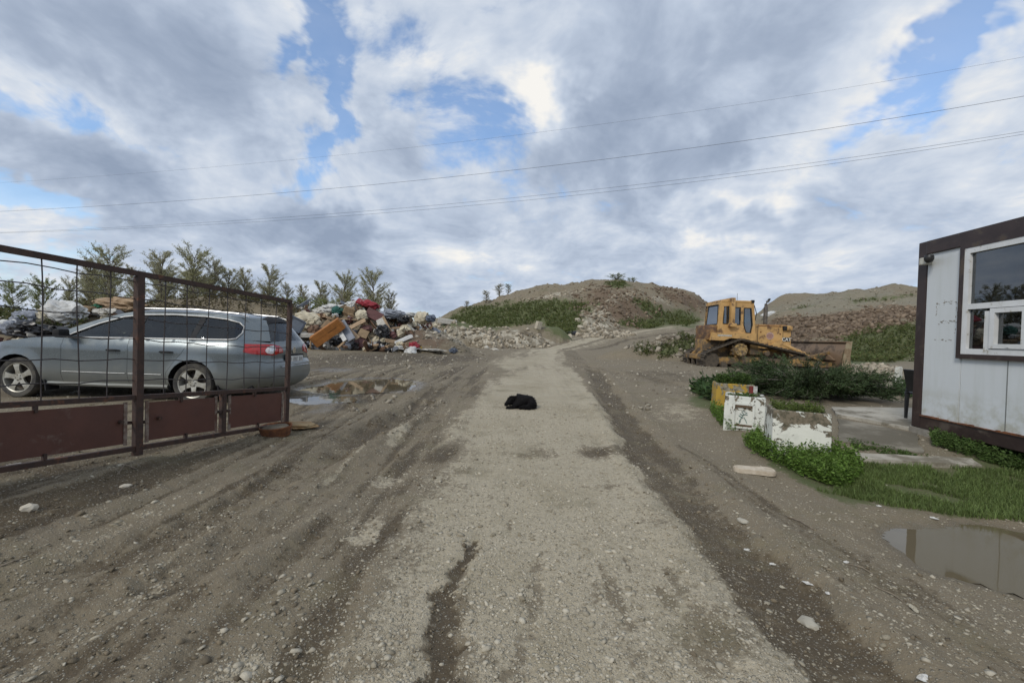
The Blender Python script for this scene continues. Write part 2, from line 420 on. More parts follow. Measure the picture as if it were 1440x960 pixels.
# wheel ruts and wet grooves: photo polylines laid on the ground, (px, py, half width m), depth, darkness
def gline(pts): return [(gz(a, b, .02 * max(0, 0)).x, gz(a, b, 0).y, w) for a, b, w in pts]
RTRK = lambda o: [(a + o * .8, b - o * .6, .35) for a, b, c in ROAD[5:9]]
RUTS = [  # polyline
    (RTRK(-1.2), .05, .62, .4), (RTRK(1.0), .05, .58, .4), (RTRK(3.2), .06, .75, .5), (RTRK(-3.4), .06, .7, .5),
    # polyline, depth, mud, ridge
    (gline([(668, 760, .03), (640, 830, .055), (612, 900, .07), (560, 1060, .085)]), .030, .95, .2),
    (gline([(765, 770, .03), (745, 860, .05), (700, 960, .09), (650, 1060, .1)]), .012, .50, .1),
    (gline([(835, 530, .26), (880, 600, .30), (960, 690, .28), (1060, 800, .27), (1190, 960, .26), (1290, 1080, .24)]), .055, .74, .7),
    (gline([(800, 505, .5), (850, 560, .40), (905, 640, .20)]), .02, .55, .3),
    (gline([(600, 570, .22), (430, 655, .17), (230, 762, .15), (0, 835, .15), (-200, 930, .15)]), .045, .60, .7),
    (gline([(610, 590, .18), (470, 690, .16), (280, 800, .15), (60, 905, .15)]), .035, .52, .6),
    (gline([(660, 555, .25), (560, 650, .30), (480, 740, .30), (380, 880, .30), (320, 1000, .3)]), .030, .42, .4),
    (gline([(700, 510, .6), (640, 550, .5), (560, 600, .4), (420, 690, .28), (250, 800, .2)]), .03, .45, .4),
    (gline([(560, 520, .5), (640, 505, .5), (690, 497, .5)]), .05, .5, .5),
    (gline([(1050, 760, .12), (1150, 870, .15), (1260, 1000, .2)]), .012, .35, .2),
    (gline([(980, 560, .25), (900, 545, .3), (800, 520, .4)]), .03, .5, .3),
]
PUDDLES = [  # ellipses on the ground: photo centre, radii in metres, turn
    [(1505, 792, .98, .60, -.20)], [(527, 540, 1.05, 1.35, .25), (452, 563, .60, .50, .3), (480, 545, .75, .8, .0)]]
PUD = []; PUDZ = []
for grp in PUDDLES:
    g3 = [gp(a, b) for a, b, *_ in grp]
    PUDZ.append(-.045 if len(grp) == 1 else min(p.z for p in g3) + .02)
    PUD.append([(p.x, p.y, rx, ry, rot) for p, (a, b, rx, ry, rot) in zip(g3, grp)])
def pud_field(x, y, grp):
    f = np.full(np.shape(x), -9.0)
    wx = x + .25 * fbm(x, y, 1.1, 4, .6, seed=2); wy = y + .25 * fbm(x, y, 1.1, 4, .6, seed=7)
    for cx, cy, rx, ry, rot in grp:
        c, s = math.cos(rot), math.sin(rot); dx = wx - cx; dy = wy - cy
        a = (dx * c + dy * s) / rx; b = (-dx * s + dy * c) / ry
        f = np.maximum(f, 1 - np.sqrt(a * a + b * b))
    return f

def blobs(px, py, lst, warp=1.0, seed=0.0):
    """regions of one ground cover, given as photo ellipses (cx, cy, rx, ry, tilt degrees, weight)"""
    acc = np.zeros(np.shape(px))
    for cx, cy, rx, ry, rot, w in lst:
        c, s = math.cos(R(rot)), math.sin(R(rot)); dx = px - cx; dy = py - cy
        a = (dx * c + dy * s) / rx; b = (-dx * s + dy * c) / ry
        acc = np.maximum(acc, w * np.clip(1.25 - np.sqrt(a * a + b * b), 0, 1) * 1.0)
    return acc

def axis(dense0, dense1, step, grow, cap, capend, far, g2=1.35):
    a = list(np.arange(dense0, dense1 + 1e-6, step)); s = step
    while a[-1] < capend:
        s = min(s * grow, cap); a.append(a[-1] + s)
    while a[-1] < far:
        s *= g2; a.append(a[-1] + s)
    return a
xp = axis(0, 4.6, .036, 1.045, .8, 105, 6000); xs = np.array([-v for v in xp[:0:-1]] + xp)
yp = axis(.9, 5.2, .036, 1.022, .7, 112, 6000)
yn = [-v for v in axis(-.75, -.75, .15, 1.25, 8, 40, 3000)]
ys = np.array(yn[::-1] + yp)
GX, GY = np.meshgrid(xs, ys); shp = GX.shape
X = GX.ravel(); Y = GY.ravel()
Z, HZ, BK = base_height(X, Y)
near = sst(-np.hypot(X, Y - 5), -40, -14)
PX, PY = proj(X, Y, Z); PX = np.where(Y > .6, PX, 720 + X * 800); PY = np.where(Y > .6, PY, 1400)
# --- masks
WX = X + .30 * fbm(X, Y, 1.0, 4, .6, seed=31); WY = Y + .30 * fbm(X, Y, 1.0, 4, .6, seed=37)
dr, _ = polydist(WX, WY, ROAD)
rd = lambda pts: [(gz(a, b, 0).x, gz(a, b, 0).y, 0) for a, b in pts]
left = rd([(745, 500), (640, 590), (570, 720), (470, 960), (400, 1150)]); right = rd([(815, 505), (842, 560), (900, 640), (990, 740), (1150, 960), (1300, 1150)])
lx = np.interp(Y, [p[1] for p in left][::-1], [p[0] for p in left][::-1]); rx_ = np.interp(Y, [p[1] for p in right][::-1], [p[0] for p in right][::-1])
n1 = fbm(X, Y, .9, 5, .6, seed=41)
gravel = sst(WX - lx, -1.0, 1.0) * sst(rx_ - WX, -.36, .45) * (.30 + .70 * sst(Y, 26, 8)) * sst(Y, 50, 30)
gravel = np.maximum(gravel, sst(-dr, -3.0, -.8) * sst(Y, 11, 20) * sst(Y, 80, 68) * (.80 + .7 * fbm((X - np.interp(Y, [p[1] for p in ROAD], [p[0] for p in ROAD])) * 1.6, Y * .08, 1.0, 3, .6, seed=99)))
EX = .10 * fbm(X, Y, 4.5, 4, .65, seed=47)
mud = np.zeros_like(X); zr = np.zeros_like(X)
for pts, dep, dk, ridge in RUTS:
    d, w = polydist(WX * .6 + X * .4 + EX, WY * .6 + Y * .4, pts)
    k = np.exp(-(d / np.maximum(w, .01)) ** 4)
    rim = np.exp(-((d - 1.55 * w) / (w * .45)) ** 2)
    zr += -dep * k + dep * ridge * rim
    mud = np.maximum(mud, dk * sst(k, .05, .8))
patches = blobs(PX, PY, [(620, 640, 42, 16, -20, .9), (840, 637, 45, 12, 0, .8), (855, 688, 60, 9, 0, .5), (560, 690, 60, 20, -30, .8), (920, 735, 60, 24, 30, .55), (1010, 905, 90, 60, 30, .6),
    (420, 560, 180, 40, -6, .5), (520, 505, 200, 18, -3, .9), (620, 505, 110, 14, -3, .8), (700, 480, 50, 8, -6, .5), (540, 600, 160, 26, -28, .75), (360, 740, 260, 60, -28, .45), (420, 850, 220, 80, -35, .5),
    (930, 530, 110, 16, 3, .65), (880, 905, 120, 60, 50, .35), (760, 640, 40, 8, 0, .4), (150, 900, 260, 80, -20, .35), (60, 660, 160, 26, -8, .5), (1120, 800, 200, 120, 40, .25), (590, 470, 70, 22, 0, .85)])
mud = np.maximum(mud, patches)
gravel = gravel * (1 - .97 * np.clip(mud, 0, 1))
pale_l = blobs(PX, PY, [(345, 930, 60, 26, -25, .9), (520, 740, 50, 30, -30, .7), (540, 680, 50, 20, -25, .6), (210, 885, 40, 12, -20, .4), (300, 780, 90, 14, -28, .35), (560, 610, 60, 10, -35, .7), (960, 575, 60, 26, 0, .6), (1120, 835, 20, 10, 0, .3), (1225, 525, 70, 14, 0, .8), (1250, 540, 50, 14, 0, .7)])
gravel = np.maximum(gravel, pale_l)
grass = blobs(PX, PY, [(1330, 690, 200, 36, 5, 1.3), (1150, 660, 110, 36, 25, 1.3), (1420, 640, 120, 40, 20, 1.1), (1040, 590, 26, 20, 0, 1.0), (1000, 560, 40, 26, 0, .8), (1200, 612, 60, 10, 0, .4)])
hg = blobs(PX, PY, [(740, 440, 120, 20, -6, 1.2), (690, 446, 70, 22, 0, 1.1), (640, 450, 40, 10, -20, .9), (790, 450, 40, 34, 0, 1.0), (925, 440, 50, 14, 28, 1.0), (905, 455, 46, 9, 0, 1.1), (960, 447, 40, 20, 10, .8), (868, 400, 22, 6, 0, 1.1), (1240, 485, 90, 34, -12, 1.3), (1180, 500, 60, 22, 0, 1.0),
    (1240, 420, 80, 5, -6, .7), (1130, 432, 70, 3, -8, .6), (940, 490, 60, 8, -3, .9), (965, 480, 30, 8, 0, .8), (700, 428, 60, 6, -15, .6), (1340, 480, 120, 40, 0, 1.2), (1060, 428, 40, 6, -20, .6), (310, 450, 130, 14, 0, .35), (20, 445, 90, 20, 0, .9)])
pale = blobs(PX, PY, [(840, 450, 36, 26, 20, .85), (880, 418, 60, 10, -10, .6), (780, 415, 70, 5, -10, .7), (690, 475, 110, 17, 4, 1.0), (620, 462, 40, 16, 0, .9), (850, 470, 60, 8, 0, .8), (930, 422, 50, 10, 25, .5), (960, 495, 40, 14, 0, .5), (1190, 452, 50, 10, -10, .4), (1000, 435, 30, 14, 0, .4), (150, 430, 60, 10, 0, .8), (1230, 520, 60, 10, 0, .7)])
red = blobs(PX, PY, [(870, 430, 80, 34, 10, .9), (960, 420, 60, 16, 20, .8), (1190, 455, 110, 20, -8, 1.25), (1120, 462, 70, 22, 0, 1.1), (1260, 442, 70, 14, -4, 1.0), (590, 472, 60, 22, 5, 1.1), (700, 480, 40, 14, 0, .8), (300, 445, 150, 14, 3, .4), (1350, 440, 120, 16, 0, .9)])
tan = blobs(PX, PY, [(1180, 425, 120, 18, -8, 1.1), (1080, 440, 50, 10, -15, .7), (820, 420, 120, 16, -8, .6), (1290, 425, 80, 14, 0, .8)])
grass = np.maximum(grass, hg)
grass = np.where(HZ > .5, np.maximum(grass, .30), grass)
far = sst(np.hypot(X, Y), 70, 130); grass = np.maximum(grass, far * .9)
# wheel tracks running along the road: pressed lanes and low ridges
XR = X - np.interp(Y, [p[1] for p in ROAD], [p[0] for p in ROAD]) * 1.0
TRK = fbm(XR * 3.4 + .25 * fbm(X, Y, .5, 2, seed=81), Y * .16, 1.0, 4, .62, seed=83)
TRK2 = fbm(XR * 9.0 + .4 * fbm(X, Y, .8, 2, seed=85), Y * .30, 1.0, 3, .6, seed=87)
lane = sst(-WX, -.2, 1.1) * sst(WX, -8.5, -5.0) * sst(Y, 26, 12) + .8 * sst(WX, .7, 1.6) * sst(-WX, -3.4, -2.2) * sst(Y, 24, 10)
lane = np.clip(lane, 0, 1) * (grass < .3)
worn = sst(fbm(X * 1.5, Y * .75, 1.0, 5, .65, seed=95) + .55 * TRK2 + .25 * fbm(X, Y, 6, 3, .6, seed=97), .10, .48) * sst(Y, 13, 5)
gravel = gravel * (1 - .78 * worn * (.35 + .65 * sst(-Y, -6.5, -2.0)))
mud = np.maximum(mud, .55 * worn * sst(-Y, -7, -2.2))
mud = np.maximum(mud, lane * np.clip(.42 + 1.5 * TRK + .5 * TRK2, 0, .95))
gravel = np.maximum(gravel, lane * np.clip(-.10 - 1.25 * TRK - .6 * TRK2, 0, .62) * (mud < .7))
# --- relief
zm = zr * near
zm += near * (.030 * fbm(X, Y, .45, 3, seed=51) + .016 * fbm(X, Y, 2.2, 4, .6, seed=53) * (1 - .55 * gravel))
zm += near * (lane * (.034 * TRK + .016 * TRK2) * -1.0 + (1 - lane) * -.006 * TRK2)
treads = sst(fbm(XR * 1.6, Y * .25, 1.0, 3, seed=91), .05, .25) * np.clip(lane + (mud > .6), 0, 1) * sst(Y, 14, 6)
zm += near * treads * .009 * np.sin(2 * PI * (Y + .22 * np.abs(((XR * 3.1) % 1) - .5)) / .155) * sst(fbm(X, Y, 1.7, 3, seed=93), -.2, .2)
cl = sst(mud, .3, .8); zm += near * cl * .010 * fbm(X, Y, 9, 3, .6, seed=57)
zm += near * .004 * fbm(X, Y, 14, 2, seed=59)
# churned mud beside the gate and in the middle distance
churn = blobs(PX, PY, [(60, 670, 170, 36, -8, 1), (470, 510, 200, 30, -3, .8), (330, 620, 120, 14, -10, .7), (650, 510, 150, 16, 0, .8)])
zm += churn * near * (.030 * np.abs(fbm(X * 1.0, Y * 2.6, 3.2, 4, .6, seed=61)) - .01)
# old tyre-tread bars left of the road
c0 = gz(600, 520, .1); tx = X - c0.x; ty = Y - c0.y
zm += .05 * sst(np.sin(tx * 9 + ty * 2.0), .2, .8) * np.exp(-(tx / 1.4) ** 4 - (ty / .8) ** 4)
wet = np.zeros_like(X); WATER = []
for grp, zw in zip(PUD, PUDZ):
    f = pud_field(X, Y, grp); inn = sst(f, -.25, .12)
    tgt = zw - .05 * np.clip(f, -.4, 1.0) - .004
    zt = Z + zm; blend = sst(f, -.45, -.05)
    newz = zt * (1 - blend) + (tgt + .35 * zm * (f < .1)) * blend
    zm = newz - Z
    wet = np.maximum(wet, sst(f, -.40, -.02) * .9)
Z = Z + zm
wet = np.maximum(wet, .85 * blobs(PX, PY, [(60, 735, 90, 12, -22, .8), (460, 575, 70, 10, -12, .9), (160, 690, 60, 8, -15, .7), (470, 520, 60, 6, 0, .9)]) * near)
V = np.stack([X, Y, Z], 1)
ny, nx = shp
I = np.arange(nx * ny).reshape(shp)
F = np.stack([I[:-1, :-1].ravel(), I[:-1, 1:].ravel(), I[1:, 1:].ravel(), I[1:, :-1].ravel()], 1)
e1 = V[F[:, 2]] - V[F[:, 0]]; e2 = V[F[:, 3]] - V[F[:, 1]]
fn = np.cross(e1, e2); fn /= np.linalg.norm(fn, axis=1, keepdims=True) + 1e-12
VN = np.zeros_like(V)
for k in range(4): np.add.at(VN, F[:, k], fn)
VN /= np.linalg.norm(VN, axis=1, keepdims=True) + 1e-12
def ground_height(x, y):
    """height of the finished surface at points (bilinear)"""
    x = np.atleast_1d(np.asarray(x, float)); y = np.atleast_1d(np.asarray(y, float))
    i = np.clip(np.searchsorted(xs, x) - 1, 0, nx - 2); j = np.clip(np.searchsorted(ys, y) - 1, 0, ny - 2)
    fx = np.clip((x - xs[i]) / (xs[i + 1] - xs[i]), 0, 1); fy = np.clip((y - ys[j]) / (ys[j + 1] - ys[j]), 0, 1)
    Zg = Z.reshape(shp)
    return Zg[j, i] * (1 - fx) * (1 - fy) + Zg[j, i + 1] * fx * (1 - fy) + Zg[j + 1, i] * (1 - fx) * fy + Zg[j + 1, i + 1] * fx * fy
def field_at(A, x, y):
    i = np.clip(np.searchsorted(xs, x), 0, nx - 1); j = np.clip(np.searchsorted(ys, y), 0, ny - 1); return A.reshape(shp)[j, i]
def H(x, y): return float(ground_height(x, y)[0])
def gpt(px, py):
    """ground point at a photo pixel on the finished surface: march along the ray"""
    d = ray(px, py); d = d / d.y; o = Vector((0, 0, CAM_H)); t0 = 1.2
    t = t0; prev = t
    while t < 200:
        p = o + d * t
        if p.z < H(p.x, p.y): break
        prev = t; t *= 1.02
    a, b = prev, t
    for _ in range(14):
        m = (a + b) / 2; p = o + d * m
        if p.z < H(p.x, p.y): b = m
        else: a = m
    p = o + d * b; return Vector((p.x, p.y, H(p.x, p.y)))

def ground_material():
    m, nt, b = nodes_of('earth'); g = G(nt); L = nt.links.new
    P = g.n('ShaderNodeTexCoord').outputs['Object']
    A = {k: g.attr(k).outputs['Fac'] for k in ('gravel', 'mud', 'grass', 'pale', 'red', 'tan', 'wet')}
    nb = g.noise(P, .7, 8, .62).outputs[0]; nm = g.noise(P, 4.5, 8, .65).outputs[0]; nf = g.noise(P, 28, 6, .62).outputs[0]
    nd = g.noise(P, 110, 3, .6).outputs[0]
    wig = g.math('ADD', g.math('MULTIPLY', g.math('SUBTRACT', nm, .5), 1.25), g.math('MULTIPLY', g.math('SUBTRACT', nf, .5), 1.0))
    ms = g.n('ShaderNodeMapping', {0: P}); ms.inputs['Scale'].default_value = (2.6, .30, 1.0)
    stk = g.noise(ms.outputs[0], 1.0, 6, .62).outputs[0]
    wig = g.math('ADD', wig, g.math('MULTIPLY', g.math('SUBTRACT', stk, .5), 1.1))
    mh = g.n('ShaderNodeMapping', {0: P}); mh.inputs['Scale'].default_value = (.35, 2.2, 1.0)
    wig = g.math('ADD', wig, g.math('MULTIPLY', g.math('SUBTRACT', g.noise(mh.outputs[0], 1.0, 6, .62).outputs[0], .5), .7))
    thr = lambda a, lo, hi, k=1.0: g.sst(g.math('ADD', a, g.math('MULTIPLY', wig, k)), lo, hi)
    dirt = g.mix(nm, (.132, .106, .068), (.255, .212, .146)); dirt = g.mix(g.sst(nb, .35, .7), dirt, (.188, .156, .108))
    muddy = g.mix(nf, (.050, .036, .020), (.102, .076, .044))
    grav = g.mix(nf, (.245, .205, .135), (.58, .515, .39)); grav = g.mix(g.sst(nb, .4, .75), grav, (.315, .268, .180))
    col = dirt
    col = g.mix(g.math('MULTIPLY', thr(A['mud'], .40, .80, .8), .92), col, muddy)
    gmask = thr(A['gravel'], .38, .70, .95)
    col = g.mix(g.math('MULTIPLY', gmask, .92), col, grav)
    npz = g.noise(P, 1.5, 7, .66).outputs[0]
    col = g.mix(g.sst(npz, .50, .72, 0.0, .62), col, g.mix(nf, (.125, .106, .058), (.190, .164, .098)))
    # pebbles pressed into the surface, three sizes
    hsum = None
    for sc, lo, hi, amt in ((38, .18, .36, .55), (90, .20, .42, .60)):
        v = g.vor(P, sc); ins = g.sst(v.outputs['Distance'], hi, lo)
        rn = g.n('ShaderNodeSeparateColor', {0: v.outputs['Color']}).outputs
        keep = g.sst(g.math('ADD', rn[0], g.math('MULTIPLY', g.math('ADD', gmask, g.math('MULTIPLY', nm, .5)), .45)), .62, .72)
        f = g.math('MULTIPLY', ins, keep)
        pc = g.mix(rn[1], (.22, .195, .150), (.50, .47, .39))
        col = g.mix(g.math('MULTIPLY', f, amt), col, pc)
        h = g.math('MULTIPLY', f, 1.0 / sc)
        hsum = h if hsum is None else g.math('ADD', hsum, h)
    grs = g.mix(nm, (.045, .075, .018), (.095, .125, .038)); grs = g.mix(g.sst(nf, .35, .7), grs, (.115, .110, .055))
    big = g.noise(P, .35, 8, .65).outputs[0]
    bw = g.math('MULTIPLY', g.math('SUBTRACT', big, .5), 1.6)
    rub = g.noise(P, 1.7, 6, .7).outputs[0]
    th2 = lambda a, lo, hi: g.sst(g.math('ADD', g.math('ADD', a, bw), g.math('MULTIPLY', g.math('SUBTRACT', rub, .5), .8)), lo, hi)
    col = g.mix(th2(A['tan'], .40, .8), col, g.mix(rub, (.155, .138, .098), (.25, .225, .168)))
    col = g.mix(th2(A['red'], .40, .75), col, g.mix(rub, (.085, .058, .038), (.20, .145, .098)))
    vp = g.vor(P, 2.2); ps = g.n('ShaderNodeSeparateColor', {0: vp.outputs['Color']}).outputs[0]
    col = g.mix(th2(A['pale'], .40, .80), col, g.mix(ps, (.17, .145, .105), (.50, .46, .37)))
    gm2 = th2(A['grass'], .45, .75)
    gmn = thr(A['grass'], .45, .75)
    col = g.mix(g.math('MULTIPLY', g.math('MAXIMUM', gm2, gmn), .9), col, grs)
    col = g.mix(g.math('MULTIPLY', A['wet'], .55), col, g.mix(1.0, col, (.55, .53, .52), 'MULTIPLY'))
    L(col, b.inputs['Base Color'])
    rg = g.math('SUBTRACT', .93, g.math('MULTIPLY', g.math('MULTIPLY', thr(A['wet'], .35, .9, .5), 1.0), .72))
    rg = g.math('SUBTRACT', rg, g.math('MULTIPLY', thr(A['mud'], .55, .95, .8), .16))
    L(rg, b.inputs['Roughness']); b.inputs['Specular IOR Level'].default_value = .35
    hh = g.math('ADD', g.math('MULTIPLY', nf, .016), g.math('ADD', g.math('MULTIPLY', nd, .005), g.math('MULTIPLY', hsum, .30)))
    n1 = g.bump(hh, .9, 1.0)
    L(n1, b.inputs['Normal'])
    return m
M_EARTH = ground_material()
fc = (V[F[:, 0]] + V[F[:, 2]]) / 2
rdist, _ = polydist(fc[:, 0], fc[:, 1], ROAD)
hzF = HZ[F].mean(1)
isroad = (rdist < np.interp(fc[:, 1], [0, 9, 30, 60], [1.5, 1.9, 2.6, 3.2])) & (fc[:, 1] > -25) & (fc[:, 1] < 95)
uF = fc[:, 0] / np.maximum(fc[:, 1], 1)
ishill = (hzF > .6) & ~isroad
hl = ishill & (uF < (1030 - 720) / FPX); hr = ishill & ~hl
attrs = dict(gravel=gravel, mud=mud, grass=grass, pale=pale, red=red, tan=tan, wet=wet)
def piece(name, sel):
    f = F[sel]; ids, invx = np.unique(f, return_inverse=True)
    me = fast_mesh(name, V[ids], invx.reshape(f.shape), smooth=True)
    me.materials.append(M_EARTH)
    for k, a in attrs.items(): point_attr(me, k, a[ids])
    me.normals_split_custom_set_from_vertices([tuple(v) for v in VN[ids]])
    return tag(link(name, me), kind='structure')
piece('ground', ~(isroad | ishill)); piece('road', isroad); piece('hill', hl); piece('hill', hr)

def water_mat():
    m, nt, b = nodes_of('muddy water'); g = G(nt); P = g.n('ShaderNodeTexCoord').outputs['Object']
    b.inputs['Base Color'].default_value = (.125, .102, .062, 1); b.inputs['Roughness'].default_value = .025; b.inputs['IOR'].default_value = 1.34
    nt.links.new(g.bump(g.noise(P, 3.0, 2).outputs[0], .25, .004), b.inputs['Normal']); return m
M_WATER = water_mat()
for grp, zw, nm_ in zip(PUD, PUDZ, ('puddle', 'puddle')):
    # the sheet follows the dip's outline, a little past its rim
    x0 = min(c[0] - 1.6 * max(c[2:4]) for c in grp); x1 = max(c[0] + 1.6 * max(c[2:4]) for c in grp)
    y0 = min(c[1] - 1.6 * max(c[2:4]) for c in grp); y1 = max(c[1] + 1.6 * max(c[2:4]) for c in grp)
    gx, gy = np.meshgrid(np.arange(x0, x1, .05), np.arange(y0, y1, .05)); s2 = gx.shape
    ok = (pud_field(gx, gy, grp) > -.16).ravel()
    I2 = np.arange(gx.size).reshape(s2)
    f = np.stack([I2[:-1, :-1].ravel(), I2[:-1, 1:].ravel(), I2[1:, 1:].ravel(), I2[1:, :-1].ravel()], 1)
    f = f[ok[f].all(1)]; ids, invx = np.unique(f, return_inverse=True)
    vv = np.stack([gx.ravel(), gy.ravel(), np.full(gx.size, zw)], 1)[ids]
    me = fast_mesh('puddle', vv, invx.reshape(f.shape)); me.materials.append(M_WATER)
    tag(link('puddle', me), kind='structure')
# ------------------------------------------------------------------ site hut (container)
M_BROWN = mat('dark brown paint', (.030, .018, .016), (.045, .028, .024), 5, .42, dirt=((.085, .065, .05), .18, 3))
M_RUSTED = mat('rust', (.20, .075, .028), (.095, .04, .02), 14, .85, bump=.004, bscale=60)
M_SOILC = mat('dirt crust', (.11, .09, .062), (.17, .145, .105), 9, .95, bump=.01, bscale=25)
def wall_panel_mat():
    m, nt, b = nodes_of('white wall panel'); g = G(nt); P = g.n('ShaderNodeTexCoord').outputs['Object']
    st = g.n('ShaderNodeMapping', {0: P}); st.inputs['Scale'].default_value = (9, 9, .9)
    c = g.mix(g.sst(g.noise(st.outputs[0], 1.0, 6, .6).outputs[0], .45, .75), (.62, .65, .66), (.575, .605, .60))
    sp = g.n('ShaderNodeSeparateXYZ', {0: P}).outputs
    low = g.math('MULTIPLY', g.sst(sp[2], .75, .15), g.sst(g.noise(P, 5, 7, .65).outputs[0], .38, .66))
    c = g.mix(g.math('MULTIPLY', low, .8), c, (.36, .35, .26))
    run = g.n('ShaderNodeMapping', {0: P}); run.inputs['Scale'].default_value = (26, 26, .7)
    c = g.mix(g.math('MULTIPLY', g.sst(g.noise(run.outputs[0], 1.0, 4, .6).outputs[0], .60, .80), .30), c, (.34, .30, .22))
    c = g.mix(g.sst(g.noise(P, 23, 6, .7).outputs[0], .70, .78), c, (.30, .27, .20))
    nt.links.new(c, b.inputs['Base Color']); b.inputs['Roughness'].default_value = .38
    nt.links.new(g.bump(g.noise(P, 1.6, 3).outputs[0], .4, .02), b.inputs['Normal']); return m
M_PANEL = wall_panel_mat()
M_PVC = mat('white plastic window frame', (.70, .71, .71), (.62, .63, .62), 4, .30, dirt=((.38, .36, .30), .06, 8))
M_BLACK = mat('black plastic', (.012, .012, .013), (.02, .02, .02), 8, .45)
def glass_mat(name, tint, rough=.02, mirror=.0, fk=1.7, dst=.07):
    m = bpy.data.materials.new(name); m.use_nodes = True; nt = m.node_tree; g = G(nt); nt.nodes.remove(nt.nodes['Principled BSDF'])
    t = g.n('ShaderNodeBsdfTransparent', {0: tint}); gl = g.n('ShaderNodeBsdfGlossy', {0: (.9, .95, 1.0), 1: rough})
    fr = g.n('ShaderNodeFresnel', {0: 1.52}).outputs[0]
    f = g.math('ADD', g.math('MULTIPLY', fr, fk), mirror, clamp=True)
    P = g.n('ShaderNodeTexCoord').outputs['Object']
    dust = g.n('ShaderNodeBsdfDiffuse', {0: (.30, .29, .26)})
    mx = g.n('ShaderNodeMixShader', {0: f}); nt.links.new(t.outputs[0], mx.inputs[1]); nt.links.new(gl.outputs[0], mx.inputs[2])
    m2 = g.n('ShaderNodeMixShader', {0: g.sst(g.noise(P, 6, 6, .6).outputs[0], .4, .8, .01, dst)})
    nt.links.new(mx.outputs[0], m2.inputs[1]); nt.links.new(dust.outputs[0], m2.inputs[2])
    nt.links.new(m2.outputs[0], nt.nodes['Material Output'].inputs[0]); return m
M_HUTGLASS = glass_mat('window glass', (.25, .29, .31), .01, .06)

HB = at(1281, 598, 6.33)
hut = thing('site_hut', 'white panelled container hut with dark brown frame at the right edge', 'cabin', HB, (0, 0, math.atan2(-1, -.0917)))
HL, HW, HH = 6.0, 2.44, 2.70
for x in (0, HL - .15):
    for y in (0, HW - .15): MB().box((x + .075, y + .075, HH / 2), (.15, .15, HH), bev=.012).build('corner_post', M_BROWN, hut)
for y in (.055, HW - .055): MB().box((HL / 2, y, .085), (HL - .306, .11, .17), bev=.008).build('floor_beam', M_BROWN, hut)
for y in (.045, HW - .045): MB().box((HL / 2, y, HH - .10), (HL - .306, .13, .19), bev=.008).build('roof_beam', M_BROWN, hut)
for x in (.055, HL - .055): MB().box((x, HW / 2, .085), (.11, HW - .306, .17)).build('floor_beam', M_BROWN, hut); MB().box((x, HW / 2, HH - .10), (.11, HW - .306, .19)).build('roof_beam', M_BROWN, hut)
MB().box((HL / 2, HW / 2, HH - .03), (HL - .24, HW - .24, .03)).build('roof', M_BROWN, hut)
MB().box((HL / 2, HW / 2, .15), (HL - .24, HW - .24, .04)).build('floor', mat('hut floor', (.14, .11, .08), None, 4, .7), hut)
W0, W1, WS, WT = .72, 2.42, 1.06, 2.49
def panel(x0, x1, z0, z1, y=.035): return MB().box(((x0 + x1) / 2, y, (z0 + z1) / 2), (x1 - x0 - .008, .05, z1 - z0), bev=.003).build('wall_panel', M_PANEL, hut)
panel(.153, W0, .172, HH - .197); panel(W0, 1.30, .172, WS); panel(1.30, W1, .172, WS); panel(W1, 3.55, .172, HH - .197); panel(3.55, 4.70, .172, HH - .197); panel(4.70, HL - .153, .172, HH - .197)
MB().box((.035, HW / 2, HH / 2), (.05, HW - .31, HH - .38)).build('end_wall', M_PANEL, hut)
MB().box((HL - .035, HW / 2, HH / 2), (.05, HW - .31, HH - .38)).build('end_wall', M_PANEL, hut)
MB().box((HL / 2, HW - .035, HH / 2), (HL - .31, .05, HH - .38)).build('back_wall', M_PANEL, hut)
MB().box((1.30, .016, (.172 + WS) / 2), (.006, .02, WS - .18)).build('panel_joint', mat('grey joint', (.20, .21, .20), None, 9, .6), hut)
# rust along the top of the floor beam: an uneven lip
rl = MB(); xx = .155
while xx < HL - .2:
    w = random.uniform(.03, .12); hgt = random.uniform(.008, .024); rl.box((xx + w / 2, -.004, .172 + hgt / 2), (w - .002, .030, hgt)); xx += w
rl.build('rust_lip', M_RUSTED, hut)
win = MB()
for a, b_ in (((W0, WS), (W1, WS)), ((W0, WT), (W1, WT)), ((W0, WS), (W0, WT)), ((W1, WS), (W1, WT))):
    p0 = Vector((a[0], -.005, a[1])); p1 = Vector((b_[0], -.005, b_[1]))
    if a[1] == b_[1]: win.box(((a[0] + b_[0]) / 2, -.005, a[1]), (W1 - W0 + .06, .06, .06))
    else: win.box((a[0], -.0055, (WS + WT) / 2), (.06, .059, WT - WS - .06))
wo = win.build('window', M_BROWN, hut)
fr = MB(); x0, x1, z0, z1 = W0 + .03, W1 - .03, WS + .03, WT - .03
fr.box((x0 + .035, .005, (z0 + z1) / 2), (.07, .07, z1 - z0)); fr.box((x1 - .035, .005, (z0 + z1) / 2), (.07, .07, z1 - z0))
for zz in (z0 + .035, 1.70, z1 - .035): fr.box(((x0 + x1) / 2, .0055, zz), (x1 - x0 - .14, .069, .07))
for xx in (1.075, 1.575, 2.05): fr.box((xx, .0065, (z0 + 1.70) / 2 + .0), (.07, .067, 1.70 - z0 - .14))
fr.build('frame', M_PVC, wo)
cs = MB(); ca, cb, cz0, cz1 = 1.118, 1.532, z0 + .078, 1.657
for xx in (ca + .028, cb - .028): cs.box((xx, -.012, (cz0 + cz1) / 2), (.056, .06, cz1 - cz0))
for zz in (cz0 + .028, cz1 - .028): cs.box(((ca + cb) / 2, -.0125, zz), (cb - ca - .112, .059, .056))
cs.build('casement', M_PVC, wo)
